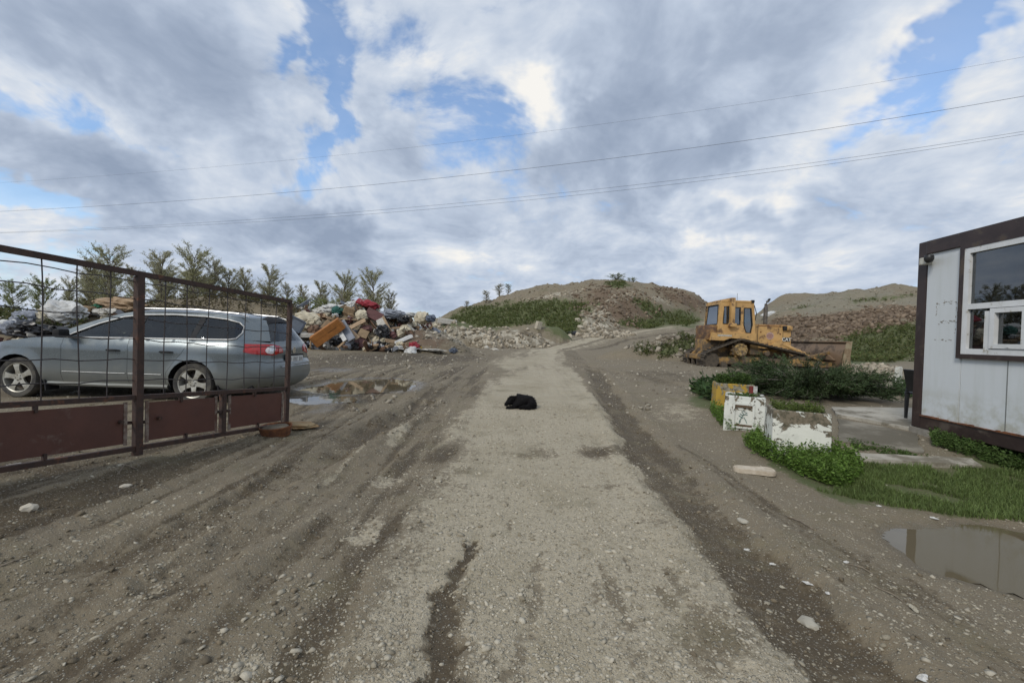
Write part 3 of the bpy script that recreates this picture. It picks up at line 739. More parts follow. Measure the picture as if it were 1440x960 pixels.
for a, b_, c, d in ((x0 + .07, x1 - .07, 1.735, z1 - .07), (x0 + .07, 1.04, z0 + .07, 1.665), (ca + .056, cb - .056, cz0 + .056, cz1 - .056), (1.61, 2.015, z0 + .07, 1.665), (2.085, x1 - .07, z0 + .07, 1.665)):
    MB().box(((a + b_) / 2, .012, (c + d) / 2), (b_ - a, .006, d - c)).build('pane', M_HUTGLASS, wo)
MB().box((1.34, -.046, cz0 + .02), (.03, .006, .012)).build('drain_cap', M_PVC, wo)
# old sign's glue and screws
gl = MB()
for i in range(46):
    e = random.random(); row = random.choice((1.27, 1.50, 1.53, 1.77, 1.80))
    x = random.uniform(.32, .66); z = row + random.gauss(0, .012)
    gl.box((x, .0085, z), (random.uniform(.004, .03), .004, random.uniform(.003, .010)), rot=(0, random.uniform(-.3, .3), 0))
for x in (.33, .62, .65):
    for k in range(6): gl.box((x + random.gauss(0, .006), .0085, random.uniform(1.28, 1.78)), (.006, .004, random.uniform(.008, .03)))
tag(gl.build('sign_residue', mat('old glue', (.20, .17, .13), (.34, .32, .27), 60, .9), hut), kind='stuff')
# the hut stands on pads
for x in (.12, 2.0, 4.0, HL - .15):
    MB().box((x, .16, -.10), (.34, .30, .199), bev=.012).build('pad', mat('pad concrete', (.30, .28, .24), (.22, .20, .165), 9, .95, bump=.006), hut)
    MB().box((x, HW - .16, -.10), (.34, .30, .199), bev=.012).build('pad', mat('pad concrete', (.3,)*3), hut)
HM = Matrix.Translation(HB) @ Euler((0, 0, math.atan2(-1, -.0917))).to_matrix().to_4x4()
# surveillance camera on the hut
cct = thing('security_camera', 'small black and white security camera under the hut roof corner', 'camera', HM @ Vector((.20, -.02, 2.38)), hut.rotation_euler)
MB().box((0, -.035, .02), (.13, .085, .10), bev=.012).build('bracket', mat('aged white plastic', (.55, .54, .48), (.42, .40, .33), 20, .6), cct)
d = MB(); d.cyl((.13, -.10, .045), (.13, -.10, .075), .055, .05, 20); d.lathe([(.055, .045), (.054, .02), (.045, -.005), (.028, -.025), (.001, -.032)], 20, (.13, -.10, 0)); d.build('dome', M_BLACK, cct, 40)
MB().frame((.05, -.06, .055), (.13, -.095, .06), .035, .03).build('arm', M_BLACK, cct)
for k, pts in enumerate(([(.55, .25, 2.70), (.62, .22, 2.745), (.75, .2, 2.75), (.95, .2, 2.705)], [(.85, .5, 2.70), (1.0, .42, 2.82), (1.2, .35, 2.86), (1.6, .3, 2.82), (2.0, .3, 2.705)])):
    tag(MB().tube([HM @ Vector(p) for p in pts], .006, 5).build('roof_cable', M_BLACK), ('low black cable loop on the hut roof', 'long black cable arching over the hut roof')[k], 'cable')

# ------------------------------------------------------------------ steel gate
M_GATE = mat('rusty brown steel', (.034, .020, .016), (.058, .030, .021), 18, .70, dirt=((.12, .05, .026), .12, 6), bump=.002, bscale=80)
M_SHEET = mat('maroon sheet steel', (.105, .042, .030), (.078, .032, .024), 2.5, .50, dirt=((.15, .105, .085), .14, 2.2), bump=.003, bscale=5)
M_WIRE = mat('dark wire', (.022, .02, .022), (.04, .03, .028), 30, .6)
RB, RT = at(402, 598, 6.0), at(408, 424, 6.0); LB, LT = at(0, 664, 3.25), at(0, 349, 3.25)
gate = thing('steel_gate', 'open rusty brown steel gate with wire mesh above maroon sheet panels', 'gate', RB)
def gq(s, h): a = RB + (LB - RB) * s; b_ = RT + (LT - RT) * s; return a + (b_ - a) * h - RB
gup = (RT - RB).normalized(); gal = (LB - RB).normalized(); gn = gal.cross(gup).normalized()
S_END = 1.42
def bar(name, a, b_, w, h, m=M_GATE, off=0.0, up=None):
    o = gn * off; return MB().frame(gq(*a) + o, gq(*b_) + o, w, h, up=up or gup).build(name, m, gate)
bar('top_rail', (-.006, 1), (S_END, 1), .045, .05); bar('middle_rail', (.011, .30), (S_END, .30), .04, .045); bar('bottom_rail', (.011, .012), (S_END, .012), .045, .045)
for s, w, nm_ in ((0, .05, 'end_post'), (.666, .062, 'post'), (S_END - .01, .06, 'hinge_post')): bar(nm_, (s, -.03 if s else .0), (s, .985), w, w, up=gal)
for s in (.346,): bar('short_post', (s, .028), (s, .286), .065, .045, up=gal)
for s in (.19, .52, .93, 1.2): bar('tab', (s, .255), (s, .287), .04, .02, up=gal); bar('tab', (s - .02, .027), (s - .02, .055), .04, .02, up=gal)
for s0, s1 in ((.025, .318), (.374, .640), (.70, S_END - .03)):
    q = [gq(s0, .045), gq(s1, .045), gq(s1, .268), gq(s0, .268)]; n_ = 10; m_ = MB(); vs = []
    for side in (-.0015, .0015):
        for j in range(4):
            for i in range(n_ + 1):
                a = q[0].lerp(q[1], i / n_); c = q[3].lerp(q[2], i / n_); p = a.lerp(c, j / 3)
                vs.append(p + gn * (side + .008 * math.sin(i * 1.7 + s0 * 30) * math.sin(j * 1.2 + .4)))
    w = n_ + 1; fs = []
    for k in (0, 4 * w): fs += [(k + j * w + i, k + j * w + i + 1, k + (j + 1) * w + i + 1, k + (j + 1) * w + i) for j in range(3) for i in range(n_)]
    bd = [i for i in range(w)] + [j * w + n_ for j in range(1, 4)] + [3 * w + i for i in range(n_ - 1, -1, -1)] + [j * w for j in range(2, 0, -1)]
    fs += [(bd[i], bd[(i + 1) % len(bd)], bd[(i + 1) % len(bd)] + 4 * w, bd[i] + 4 * w) for i in range(len(bd))]
    m_.add(vs, fs); m_.build('sheet_panel', M_SHEET, gate, 40)
for s in (.028, .315, .377, .637, .704): bar('panel_edge', (s, .035), (s, .276), .012, .03, mat('bare steel edge', (.22, .18, .15), (.12, .07, .05), 20, .6), up=gal)
for s in (.326, .366, .60, .72): MB().cyl(gq(s, .17) - gn * .035, gq(s, .17) + gn * .035, .018, n=8).build('hinge_pin', M_GATE, gate)
MB().frame(gq(.30, .165) + gn * .03, gq(.385, .165) + gn * .03, .02, .025, up=gup).build('latch', M_GATE, gate)
MB().frame(gq(.625, .15) + gn * .04, gq(.715, .16) + gn * .04, .02, .03, up=gup).build('latch', M_GATE, gate)
for k, h in enumerate((.40, .515, .63, .745, .86, .955)):
    pts = [gq(i / 24 * S_END, h + .006 * math.sin(i * 2.1 + k * 1.3) - .02 * math.sin(PI * ((i / 24 * S_END) % .666) / .666) * (.6 if k < 3 else .2)) + gn * .012 for i in range(25)]
    MB().tube(pts, .0052, 5).build('wire', M_WIRE, gate)
s = .083
while s < S_END - .04:
    if abs(s - .666) > .03:
        jx = random.uniform(-.006, .006)
        pts = [gq(s + jx * (1 - h) + .003 * math.sin(h * 7 + s * 40), h) for h in (.30, .45, .6, .75, .9, 1.0)]
        MB().tube(pts, .0052, 5).build('wire', M_WIRE, gate)
    s += .0835

# ------------------------------------------------------------------ concrete planters
def chipped_paint(name, paint, under, amount, sc, second=None):
    m, nt, b = nodes_of(name); g = G(nt); P = g.n('ShaderNodeTexCoord').outputs['Object']
    n1 = g.noise(P, sc, 8, .68, .6).outputs[0]
    sp = g.n('ShaderNodeSeparateXYZ', {0: P}).outputs
    edge = g.math('MULTIPLY', g.sst(sp[2], .36, .62), .10)
    f = g.sst(g.math('ADD', n1, edge), .62 - amount, .65 - amount)
    pc = g.mix(g.sst(g.noise(P, 4, 6, .6).outputs[0], .4, .7), paint, tuple(c * .82 for c in paint))
    if second: pc = g.mix(g.sst(g.noise(P, 2.7, 5, .6).outputs[0], .58, .61), pc, second)
    u = g.mix(g.sst(g.noise(P, 19, 6, .7).outputs[0], .4, .65), under, (.075, .068, .042))
    c = g.mix(f, pc, u)
    c = g.mix(g.math('MULTIPLY', g.sst(sp[2], .14, .0), .45), c, (.13, .12, .07))
    nt.links.new(c, b.inputs['Base Color']); b.inputs['Roughness'].default_value = .8
    h = g.math('ADD', g.math('MULTIPLY', f, -.4), g.math('MULTIPLY', g.noise(P, 30, 5).outputs[0], .3))
    nt.links.new(g.bump(h, .8, .012), b.inputs['Normal']); return m
M_PLW = chipped_paint('flaking white paint', (.70, .70, .62), (.20, .165, .115), .085, 5.0)
M_PLW2 = chipped_paint('scuffed white paint', (.68, .69, .63), (.20, .165, .115), .035, 7.0)
M_PLY = chipped_paint('yellow paint', (.42, .27, .04), (.30, .27, .20), .07, 6.0)
M_SOIL = mat('planter soil', (.06, .05, .032), (.10, .085, .055), 20, .98, bump=.02, bscale=30)
def planter(pl, pr, dl, dr, toph, depth, m, label, zsink=.04):
    A = gpt(*pl); B = gpt(*pr); A = at(pl[0], pl[1], dl); B = at(pr[0], pr[1], dr)
    ang = math.atan2(B.y - A.y, B.x - A.x); w = math.hypot(B.x - A.x, B.y - A.y)
    zb = min(H(A.x, A.y), H(B.x, B.y)) - zsink
    o = thing('concrete_planter', label, 'planter', (A.x, A.y, zb), (0, 0, ang)); h = toph + zsink
    bm = bmesh.new(); bmesh.ops.create_cube(bm, size=1)
    for v in bm.verts:
        t = .025 if v.co.z > 0 else 0
        v.co = Vector(((v.co.x + .5) * w, (v.co.y + .5) * depth, (v.co.z + .5) * h)); v.co.x += t * (1 if v.co.x < w / 2 else -1) * .5; v.co.y += t * (1 if v.co.y < depth / 2 else -1) * .5
    top = max(bm.faces, key=lambda f: f.calc_center_median().z)
    r = bmesh.ops.inset_region(bm, faces=[top], thickness=.075)
    ex = bmesh.ops.extrude_face_region(bm, geom=[top])
    for v in [g_ for g_ in ex['geom'] if isinstance(g_, bmesh.types.BMVert)]: v.co.z -= .12
    bmesh.ops.delete(bm, geom=[top], context='FACES')
    bmesh.ops.bevel(bm, geom=[e for e in bm.edges if e.calc_length() > .05], offset=.016, segments=2, affect='EDGES', profile=.5)
    bmesh.ops.subdivide_edges(bm, edges=[e for e in bm.edges if e.calc_length() > .15], cuts=5, use_grid_fill=True)
    for v in bm.verts:
        k = fbm(np.array([v.co.x * 7 + v.co.y * 5 + w * 9]), np.array([v.co.z * 7 + v.co.y * 3]), 1.0, 3, .6)[0]
        v.co += Vector((k * .006, k * .009, k * .006 if v.co.z > .05 else 0))
    me = bpy.data.meshes.new('body'); bm.to_mesh(me); bm.free(); link('body', me, o, m)
    MB().box((w / 2, depth / 2, h - .075), (w - .14, depth - .14, .08)).build('soil', M_SOIL, o)
    return o, w, h
plA, wA, hA = planter((1084, 640), (1170, 648), 5.34, 5.10, .60, .62, M_PLW, 'flaking white concrete planter nearest the grass, with brown bare patches')
plB, wB, hB = planter((1017, 592), (1077, 604), 6.75, 6.48, .56, .60, M_PLW2, 'white concrete planter with a recessed front panel bearing a scrawl')
plC, wC, hC = planter((1006, 566), (1062, 574), 8.3, 8.1, .52, .55, M_PLY, 'yellow painted concrete planter farthest back, with red and white end')
# recessed panel and scrawl on the middle planter
rp = MB(); x0, x1, z0, z1 = wB * .27, wB * .68, .13, hB - .13
rp.box(((x0 + x1) / 2, -.008, z1 + .012), (x1 - x0 + .06, .03, .03)); rp.box(((x0 + x1) / 2, -.008, z0 - .012), (x1 - x0 + .06, .03, .03))
rp.box((x0 - .015, -.008, (z0 + z1) / 2), (.03, .029, z1 - z0 - .01)); rp.box((x1 + .015, -.008, (z0 + z1) / 2), (.03, .029, z1 - z0 - .01))
rp.build('panel_moulding', M_PLW2, plB)
rr = MB().box(((x0 + x1) / 2, -.0085, z1 - .02), (x1 - x0 - .005, .012, .04)); rr.build('rust_band', mat('planter stain', (.09, .055, .03), (.14, .10, .06), 18, .9), plB)
MB().box(((x0 + x1) / 2, -.0085, z0 + .02), (x1 - x0 - .005, .012, .03)).build('rust_band', mat('planter stain', (.1,) * 3), plB)
sc_ = MB(); cx, cz = (x0 + x1) / 2 - .005, (z0 + z1) / 2
for pts in ([(-.05, -.09), (-.02, -.03), (.01, .03), (-.02, .06), (-.005, .085), (.02, .07)], [(-.045, .03), (-.01, .01), (.03, .03), (.06, .02)], [(.01, -.02), (.035, -.06), (.055, -.11)], [(-.06, .0), (-.03, -.015), (.0, -.03)], [(.03, .055), (.055, .05)], [(-.03, -.085), (-.05, -.11)]):
    sc_.tube([(cx + a, -.007, cz + b_) for a, b_ in pts], .0045, 5)
sc_.build('scrawl', mat('faded green spray paint', (.06, .14, .12), (.10, .2, .17), 30, .8), plB)
for k, (nm_, c) in enumerate((('red_stripe', (.20, .035, .03)), ('white_stripe', (.55, .55, .52)))):
    MB().box((wC - .085 + k * .07 * 1.0, -.014, hC * .72), (.068, .026, hC * .5)).build(nm_, mat(nm_, c, tuple(x * .6 for x in c), 14, .8), plC)

# ------------------------------------------------------------------ paving by the hut
M_SLAB = mat('old concrete', (.42, .39, .325), (.34, .315, .26), 2.2, .92, dirt=((.17, .15, .11), .28, 1.6), bump=.006, bscale=40)
def slab(name, pts, th, m):
    P_ = [gpt(*p) for p in pts]; bm = bmesh.new()
    n_ = 8; zt = [p.z + th for p in P_]
    vs = [[None] * (n_ + 1) for _ in range(n_ + 1)]
    for j in range(n_ + 1):
        for i in range(n_ + 1):
            a = P_[0].lerp(P_[1], i / n_); b_ = P_[3].lerp(P_[2], i / n_); p = a.lerp(b_, j / n_)
            e = (i in (0, n_)) or (j in (0, n_)); jit = .05 if e else 0
            x = p.x + jit * fbm(np.array([p.x * 3]), np.array([p.y * 3]), 1, 2)[0]; y = p.y + jit * fbm(np.array([p.x * 3 + 9]), np.array([p.y * 3]), 1, 2)[0]
            vs[j][i] = bm.verts.new((x, y, max(H(x, y), p.z) * .5 + p.z * .5 + th))
    for j in range(n_):
        for i in range(n_): bm.faces.new((vs[j][i], vs[j][i + 1], vs[j + 1][i + 1], vs[j + 1][i]))
    ex = bmesh.ops.extrude_face_region(bm, geom=bm.faces[:])
    for v in [g_ for g_ in ex['geom'] if isinstance(g_, bmesh.types.BMVert)]: v.co.z -= .15
    bmesh.ops.recalc_face_normals(bm, faces=bm.faces)
    me = bpy.data.meshes.new(name); bm.to_mesh(me); bm.free(); return tag(link(name, me, None, m), kind='structure')
slab('pavement', [(1160, 590), (1205, 588), (1296, 606), (1296, 577)][:0] or [(1176, 586), (1290, 608), (1300, 577), (1168, 575)], .05, M_SLAB)
slab('pavement', [(1180, 622), (1300, 640), (1288, 611), (1178, 590)], .022, mat('worn concrete', (.25, .225, .175), (.19, .17, .13), 1.6, .95, dirt=((.12, .105, .075), .48, 1.3), bump=.008, bscale=30))
slab('kerb', [(1203, 649), (1380, 660), (1368, 650), (1196, 641)], .05, M_SLAB)

# ------------------------------------------------------------------ small things near the hut and gate
M_POST = mat('weathered white paint', (.62, .62, .57), (.45, .44, .38), 12, .85)
for (px, py, yy, w, h, lab) in ((1262, 553, 12.4, .15, .60, 'short white marker post behind the juniper, left of the hut'), (1273, 552, 12.0, .16, .22, 'low white stub of a post beside the marker post')):
    p = at(px, py, yy); z = H(p.x, p.y)
    t_ = MB(); t_.box((0, 0, h / 2 - .05), (w, w * .8, h + .1), bev=.015); t_.box((0, 0, h + .012), (w * .8, w * .6, .025), bev=.008)
    o = t_.build('marker_post', M_POST); o.location = (p.x, p.y, z); o.rotation_euler = (0, .02, .3); tag(o, lab, 'post')
ch = thing('plastic_chair', 'black plastic chair mostly hidden behind the corner of the hut', 'chair', (0, 0, 0), (0, 0, R(80)))
cp = at(1277, 597, 6.62); ch.location = (cp.x + .72, cp.y + .34, H(cp.x + .4, cp.y + .3) + .05)
for sx in (-1, 1):
    MB().tube([(sx * .20, .26, 0), (sx * .22, .24, .42), (sx * .22, .25, .44)], [.022, .034, .034], 8).build('leg', M_BLACK, ch)
    MB().tube([(sx * .22, -.27, 0), (sx * .215, -.22, .42)], [.022, .036], 8).build('leg', M_BLACK, ch)
    MB().tube([(sx * .24, .24, .44), (sx * .25, .22, .64), (sx * .25, -.1, .66), (sx * .23, -.25, .62)], .02, 8).build('armrest', M_BLACK, ch)
MB().box((0, 0, .43), (.46, .48, .035), bev=.015).build('seat', M_BLACK, ch)
MB().box((0, .27, .64), (.44, .03, .38), (-.2, 0, 0), bev=.012).build('backrest', M_BLACK, ch)

def crumple(name, size, seed, sub=3, amp=.35, fr=1.6, m=None, parent=None, flat=.0, smooth=True, ridge=0.0):
    bm = bmesh.new(); bmesh.ops.create_icosphere(bm, subdivisions=sub, radius=1.0)
    co = np.array([v.co[:] for v in bm.verts]); X_, Y_, Z_ = co.T
    k = fbm(X_ * fr + seed * 3.7 + Z_, Y_ * fr + seed * 1.3 - Z_ * fr, 1.0, 4, .55)
    if ridge:                                # folds and creases
        k = k - ridge * 2.2 * np.abs(fbm(X_ * 1.9 + seed + Z_ * 1.3, Y_ * 1.9 - seed + Z_ * .7, 1.0, 2, .6)) - ridge * .8 * np.abs(fbm(X_ * 5 - seed + Z_ * 4, Y_ * 5 + seed * 2, 1.0, 2, .6)) + ridge * .5
    d = co * (1 + amp * k)[:, None]
    if ridge: d[:, 0] += .30 * fbm(Y_ * 2 + seed, Z_ * 2, 1.0, 2); d[:, 2] += .35 * fbm(X_ * 1.5 - seed, Y_ * 1.5, 1.0, 3)
    d[:, 2] = np.maximum(d[:, 2], -1 + flat); d *= np.array(size)[None]
    for v, q in zip(bm.verts, d): v.co = q
    me = bpy.data.meshes.new(name); bm.to_mesh(me); bm.free()
    if smooth:
        me.polygons.foreach_set('use_smooth', [True] * len(me.polygons))
        if ridge: me.set_sharp_from_angle(angle=R(38))
    if m: me.materials.append(m)
    return link(name, me, parent)
# rusty tub and rag at the foot of the gate
p = gpt(388, 610)
tub = thing('rusty_tub', 'shallow rusty round tub full of dirt beside the gate end', 'tub', p, (.05, -.04, 0))
t_ = MB(); t_.lathe([(.001, .01), (.155, .01), (.185, .11), (.195, .115), (.20, .105), (.168, -.02), (.001, -.02)], 28); t_.build('bowl', M_RUSTED, tub, 40)
c_ = crumple('dirt_fill', (.165, .165, .035), 3, 3, .3, 2, M_SOILC, tub); c_.location = (0, 0, .085)
p = gpt(404, 603)
o = crumple('rag', (.30, .16, .05), 5, 4, .55, 1.5, mat('stained orange cloth', (.26, .14, .055), (.30, .22, .12), 6, .95, bump=.01, bscale=20)); o.location = p + Vector((0, .12, .02)); o.rotation_euler = (0, 0, .2)
tag(o, 'crumpled orange and tan rag lying behind the rusty tub', 'rag')
# pale foam board
A = gpt(1031, 661); B = gpt(1090, 668); ang = math.atan2(B.y - A.y, B.x - A.x); ln = math.hypot(B.x - A.x, B.y - A.y)
prof = []
for i in range(28):
    a = 2 * PI * i / 28; x = .5 * math.cos(a); w = .105 + .02 * math.cos(a) - .022 * math.exp(-((x + .02) / .16) ** 2)
    prof.append((abs(math.cos(a)) ** .75 * math.copysign(.5, math.cos(a)) * ln, math.copysign(abs(math.sin(a)) ** .6, math.sin(a)) * w))
m_ = MB(); m_.prism(prof, 0, .035, 'z'); m_.prism([(x * .97, y * .9) for x, y in prof], .0352, .045, 'z')
o = m_.build('foam_board', mat('dirty foam', (.55, .48, .38), (.42, .35, .26), 14, .9, bump=.003), None, 50); c = (A + B) / 2; o.location = (c.x, c.y, max(A.z, B.z, c.z) + .004); o.rotation_euler = (.03, -.02, ang)
tag(o, 'oblong pale foam board lying on the dirt before the white planters', 'board')
# ------------------------------------------------------------------ estate car
def car_paint():
    m, nt, b = nodes_of('grey-blue metallic paint'); g = G(nt); P = g.n('ShaderNodeTexCoord').outputs['Object']
    sp = g.n('ShaderNodeSeparateXYZ', {0: P}).outputs
    n_ = g.noise(P, 5, 8, .65).outputs[0]
    dust = g.math('ADD', g.math('MULTIPLY', g.sst(sp[2], .75, .2), .65), g.math('MULTIPLY', g.sst(n_, .4, .75), .22))
    dust = g.math('MULTIPLY', dust, g.sst(g.noise(P, 2, 6, .7).outputs[0], .2, .6, .5, 1.0))
    c = g.mix(dust, (.140, .165, .178), (.215, .208, .172))
    nt.links.new(c, b.inputs['Base Color'])
    nt.links.new(g.math('MULTIPLY', g.math('SUBTRACT', 1.0, dust), .55), b.inputs['Metallic'])
    nt.links.new(g.math('ADD', .26, g.math('MULTIPLY', dust, .5)), b.inputs['Roughness'])
    nt.links.new(g.math('SUBTRACT', .7, dust, clamp=True), b.inputs['Coat Weight']); b.inputs['Coat Roughness'].default_value = .07
    return m
M_PAINT = car_paint()
M_CHROME = mat('chrome', (.62, .63, .64), (.5, .5, .5), 20, .18, 1.0)
M_SATIN = mat('satin strip', (.42, .43, .43), (.34, .34, .33), 20, .45, .3)
M_RUB = mat('tyre rubber', (.030, .029, .028), (.085, .078, .064), 7, .85, bump=.003, bscale=60)
M_ALLOY = mat('dusty alloy', (.50, .49, .44), (.36, .34, .28), 9, .42, .5)
M_TRIM = mat('dark trim', (.016, .016, .018), (.025, .025, .026), 12, .65, spec=.2)
M_CARGLASS = glass_mat('car glass', (.52, .60, .58), .01, .0, 1.15, .03)
M_REDL = mat('red lamp lens', (.42, .012, .012), (.32, .01, .01), 30, .10, coat=.6)
M_WHL = mat('clear lamp lens', (.72, .70, .68), (.55, .5, .5), 40, .12, coat=.6)
M_SEAT = mat('dark seat cloth', (.022, .023, .026), (.03, .03, .034), 30, .9)
RFH = (32, 526, 6.95); RRH = (276, 541, 6.95)
ph, pr_ = at(*RFH), at(*RRH)
dv = Vector((ph.x - pr_.x, ph.y - pr_.y, 0)); WB = 2.709; ca_ = math.atan2(dv.y, dv.x)
fwd = Vector((math.cos(ca_), math.sin(ca_), 0)); lft = Vector((-fwd.y, fwd.x, 0))
CS = 1.04
rear = Vector((pr_.x, pr_.y, 0)) - lft * .80 * CS
zR = H(rear.x + lft.x * .8, rear.y + lft.y * .8); zF = H(rear.x + fwd.x * WB + lft.x * .8, rear.y + fwd.y * WB + lft.y * .8)
car = thing('parked_car', 'dusty grey-blue estate car parked behind the open gate', 'car', (rear.x, rear.y, (zR + zF) / 2 - .01), (0, 0, ca_)); car.scale = (CS, CS, CS)
PROF = [(3.46, .24), (3.55, .34), (3.56, .52), (3.50, .66), (3.36, .76), (3.0, .86), (2.6, .93), (2.26, .985), (1.95, 1.14), (1.6, 1.29), (1.25, 1.395), (.9, 1.425), (.4, 1.435), (-.2, 1.415), (-.62, 1.37), (-.80, 1.325),
        (-.90, 1.17), (-1.00, .985), (-1.045, .86), (-1.055, .70), (-1.10, .60), (-1.115, .44), (-1.07, .32), (-.98, .25)]
def smooth_path(p, k=6):
    out = []; n_ = len(p)
    for i in range(n_ - 1):
        p0, p1, p2, p3 = [np.array(p[max(0, min(n_ - 1, j))]) for j in (i - 1, i, i + 1, i + 2)]
        for t in np.arange(k) / k:
            out.append(tuple(.5 * (2 * p1 + (p2 - p0) * t + (2 * p0 - 5 * p1 + 4 * p2 - p3) * t * t + (3 * p1 - p0 - 3 * p2 + p3) * t ** 3)))
    return out + [tuple(p[-1])]
PF = smooth_path(PROF)
_rz = [z for x, z in PF if x < -.75][::-1]; _rx = [x for x, z in PF if x < -.75][::-1]
_o = np.argsort(_rz); _rz = np.array(_rz)[_o]; _rx = np.array(_rx)[_o]
def xe(z): return float(np.interp(z, _rz, _rx))
def xfr(z): return float(np.interp(z, [.24, .34, .52, .66, .76, .86], [3.46, 3.55, 3.56, 3.50, 3.36, 3.30]))
def Wd(x, z):
    w = .905 - .10 * max(0, (.48 - z) / .28) ** 2 - .62 * max(0, z - .96) - .05 * max(0, min(1, (z - .80) / .2))
    w += .010 * math.exp(-((z - .845) / .035) ** 2)
    if x < -.30: s_ = (-.30 - x) / (-.30 - xe(z)); w -= .30 * min(1, max(0, s_)) ** 3
    if x > 2.75: s_ = (x - 2.75) / (xfr(z) - 2.75); w -= .28 * min(1.1, max(0, s_)) ** 2.6
    for cx in (0, WB):                       # flared wheel arches
        d = math.hypot(x - cx, z - .32); w += .018 * math.exp(-((d - .37) / .05) ** 2)
    return w
def inside(p, poly):
    x, y = p; c = False; n_ = len(poly); j = n_ - 1
    for i in range(n_):
        if (poly[i][1] > y) != (poly[j][1] > y) and x < (poly[j][0] - poly[i][0]) * (y - poly[i][1]) / (poly[j][1] - poly[i][1]) + poly[i][0]: c = not c
        j = i
    return c
def dens(poly, step):
    o = []
    for (a, b_), (c, d) in zip(poly, poly[1:] + poly[:1]):
        k = max(1, int(math.hypot(c - a, d - b_) / step)); o += [(a + (c - a) * i / k, b_ + (d - b_) * i / k) for i in range(k)]
    return o
def sheet(poly, holes, fn, step=.05, flip=False):
    """fill a side-view outline, then lay it on the body surface"""
    P_ = dens(poly, step); pts = [Vector(p) for p in P_]; ed = [(i, (i + 1) % len(P_)) for i in range(len(P_))]
    for h in holes:
        hd = dens(h, step); b_ = len(pts); pts += [Vector(p) for p in hd]; ed += [(b_ + i, b_ + (i + 1) % len(hd)) for i in range(len(hd))]
    xs_ = [p[0] for p in P_]; zs_ = [p[1] for p in P_]; border = [tuple(p) for p in pts]
    ba = np.array(border)
    for x in np.arange(min(xs_), max(xs_), step):
        for z in np.arange(min(zs_), max(zs_), step):
            if inside((x, z), P_) and not any(inside((x, z), h) for h in holes) and np.min(np.hypot(ba[:, 0] - x, ba[:, 1] - z)) > step * .45: pts.append(Vector((x, z)))
    v, e, f, *_ = delaunay_2d_cdt(pts, ed, [], 0, 1e-6)
    fs = []
    for t in f:
        c = (sum(v[i].x for i in t) / len(t), sum(v[i].y for i in t) / len(t))
        if inside(c, P_) and not any(inside(c, h) for h in holes): fs.append(tuple(t)[::-1] if flip else tuple(t))
    return [fn(p.x, p.y) for p in v], fs
def arch(cx, a0, a1, r=.365, n_=14): return [(cx + r * math.cos(R(a0 + (a1 - a0) * i / n_)), .32 + r * math.sin(R(a0 + (a1 - a0) * i / n_))) for i in range(n_ + 1)]
def side_edge(x0, x1):                       # body edge line between two x, front to rear
    return [(x, z) for x, z in PF if x1 < x < x0 and z > .6]
def belt(x): return .955 + .018 * (2.0 - x)
g_ = .0025
fender = [(2.03, .25), (2.03, belt(2.03) - .0), (2.20, .965)] + [(x, z) for x, z in PF if 2.26 >= x][:0] + [(x, z) for x, z in PF[::-1] if x > 2.24 and z > .5] + [(3.55, .40), (3.50, .27), (3.20, .24)] + arch(WB, 12, 192, .365)[:]
fender = [(2.03, .25), (2.03, belt(2.03)), (2.24, .97)] + [(x, z) for x, z in PF[::-1] if x > 2.27 and z > .40] + [(3.50, .27), (3.15, .235)] + arch(WB, -12, 192) + [(2.30, .25)]
fdoor = [(2.03 - g_ * 2, .27), (2.03 - g_ * 2, belt(2.03)), (1.02 + g_, belt(1.02)), (1.00 + g_, .80), (1.00 + g_, .27)]
rdoor = [(1.00 - g_, .27), (1.00 - g_, .80), (1.02 - g_, belt(1.02)), (.10, belt(.10)), (.09, .93), (.16, .80), (.30, .62), (.40, .47), (.43, .27)]
quart = [(.43 - g_ * 2, .25), (.40 - g_ * 2, .47), (.30 - g_ * 2, .62), (.16 - g_ * 2, .80), (.09 - g_ * 2, .93), (.095, belt(.1))]
quart += [(x, belt(x)) for x in (-.2, -.5)] + [(-.80, belt(-.8) + .0)] + [(xe(z), z) for z in (.975, .90, .82, .74, .66, .60, .50, .42, .34, .27)] + [(-.75, .235), (-.45, .24)] + arch(0, 192, -12)[:]
DLO = [(2.00, belt(2.0) + .012), (1.93, 1.03), (1.62, 1.195), (1.30, 1.315), (1.0, 1.36), (.5, 1.378), (0, 1.365), (-.35, 1.332), (-.55, 1.285), (-.63, 1.22), (-.645, 1.12), (-.60, belt(-.6) + .03), (-.5, belt(-.5) + .012)]
house = [(2.24, .972)] + [(2.03, belt(2.03) + .003), (1.0, belt(1.0) + .003), (0, belt(0) + .003), (-.5, belt(-.5) + .003), (-.80, belt(-.8) + .003)] + [(xe(z), z) for z in (1.0, 1.08, 1.17, 1.25)] + [(x, z) for x, z in PF[::-1] if -.82 < x < 2.2 and z > 1.0]
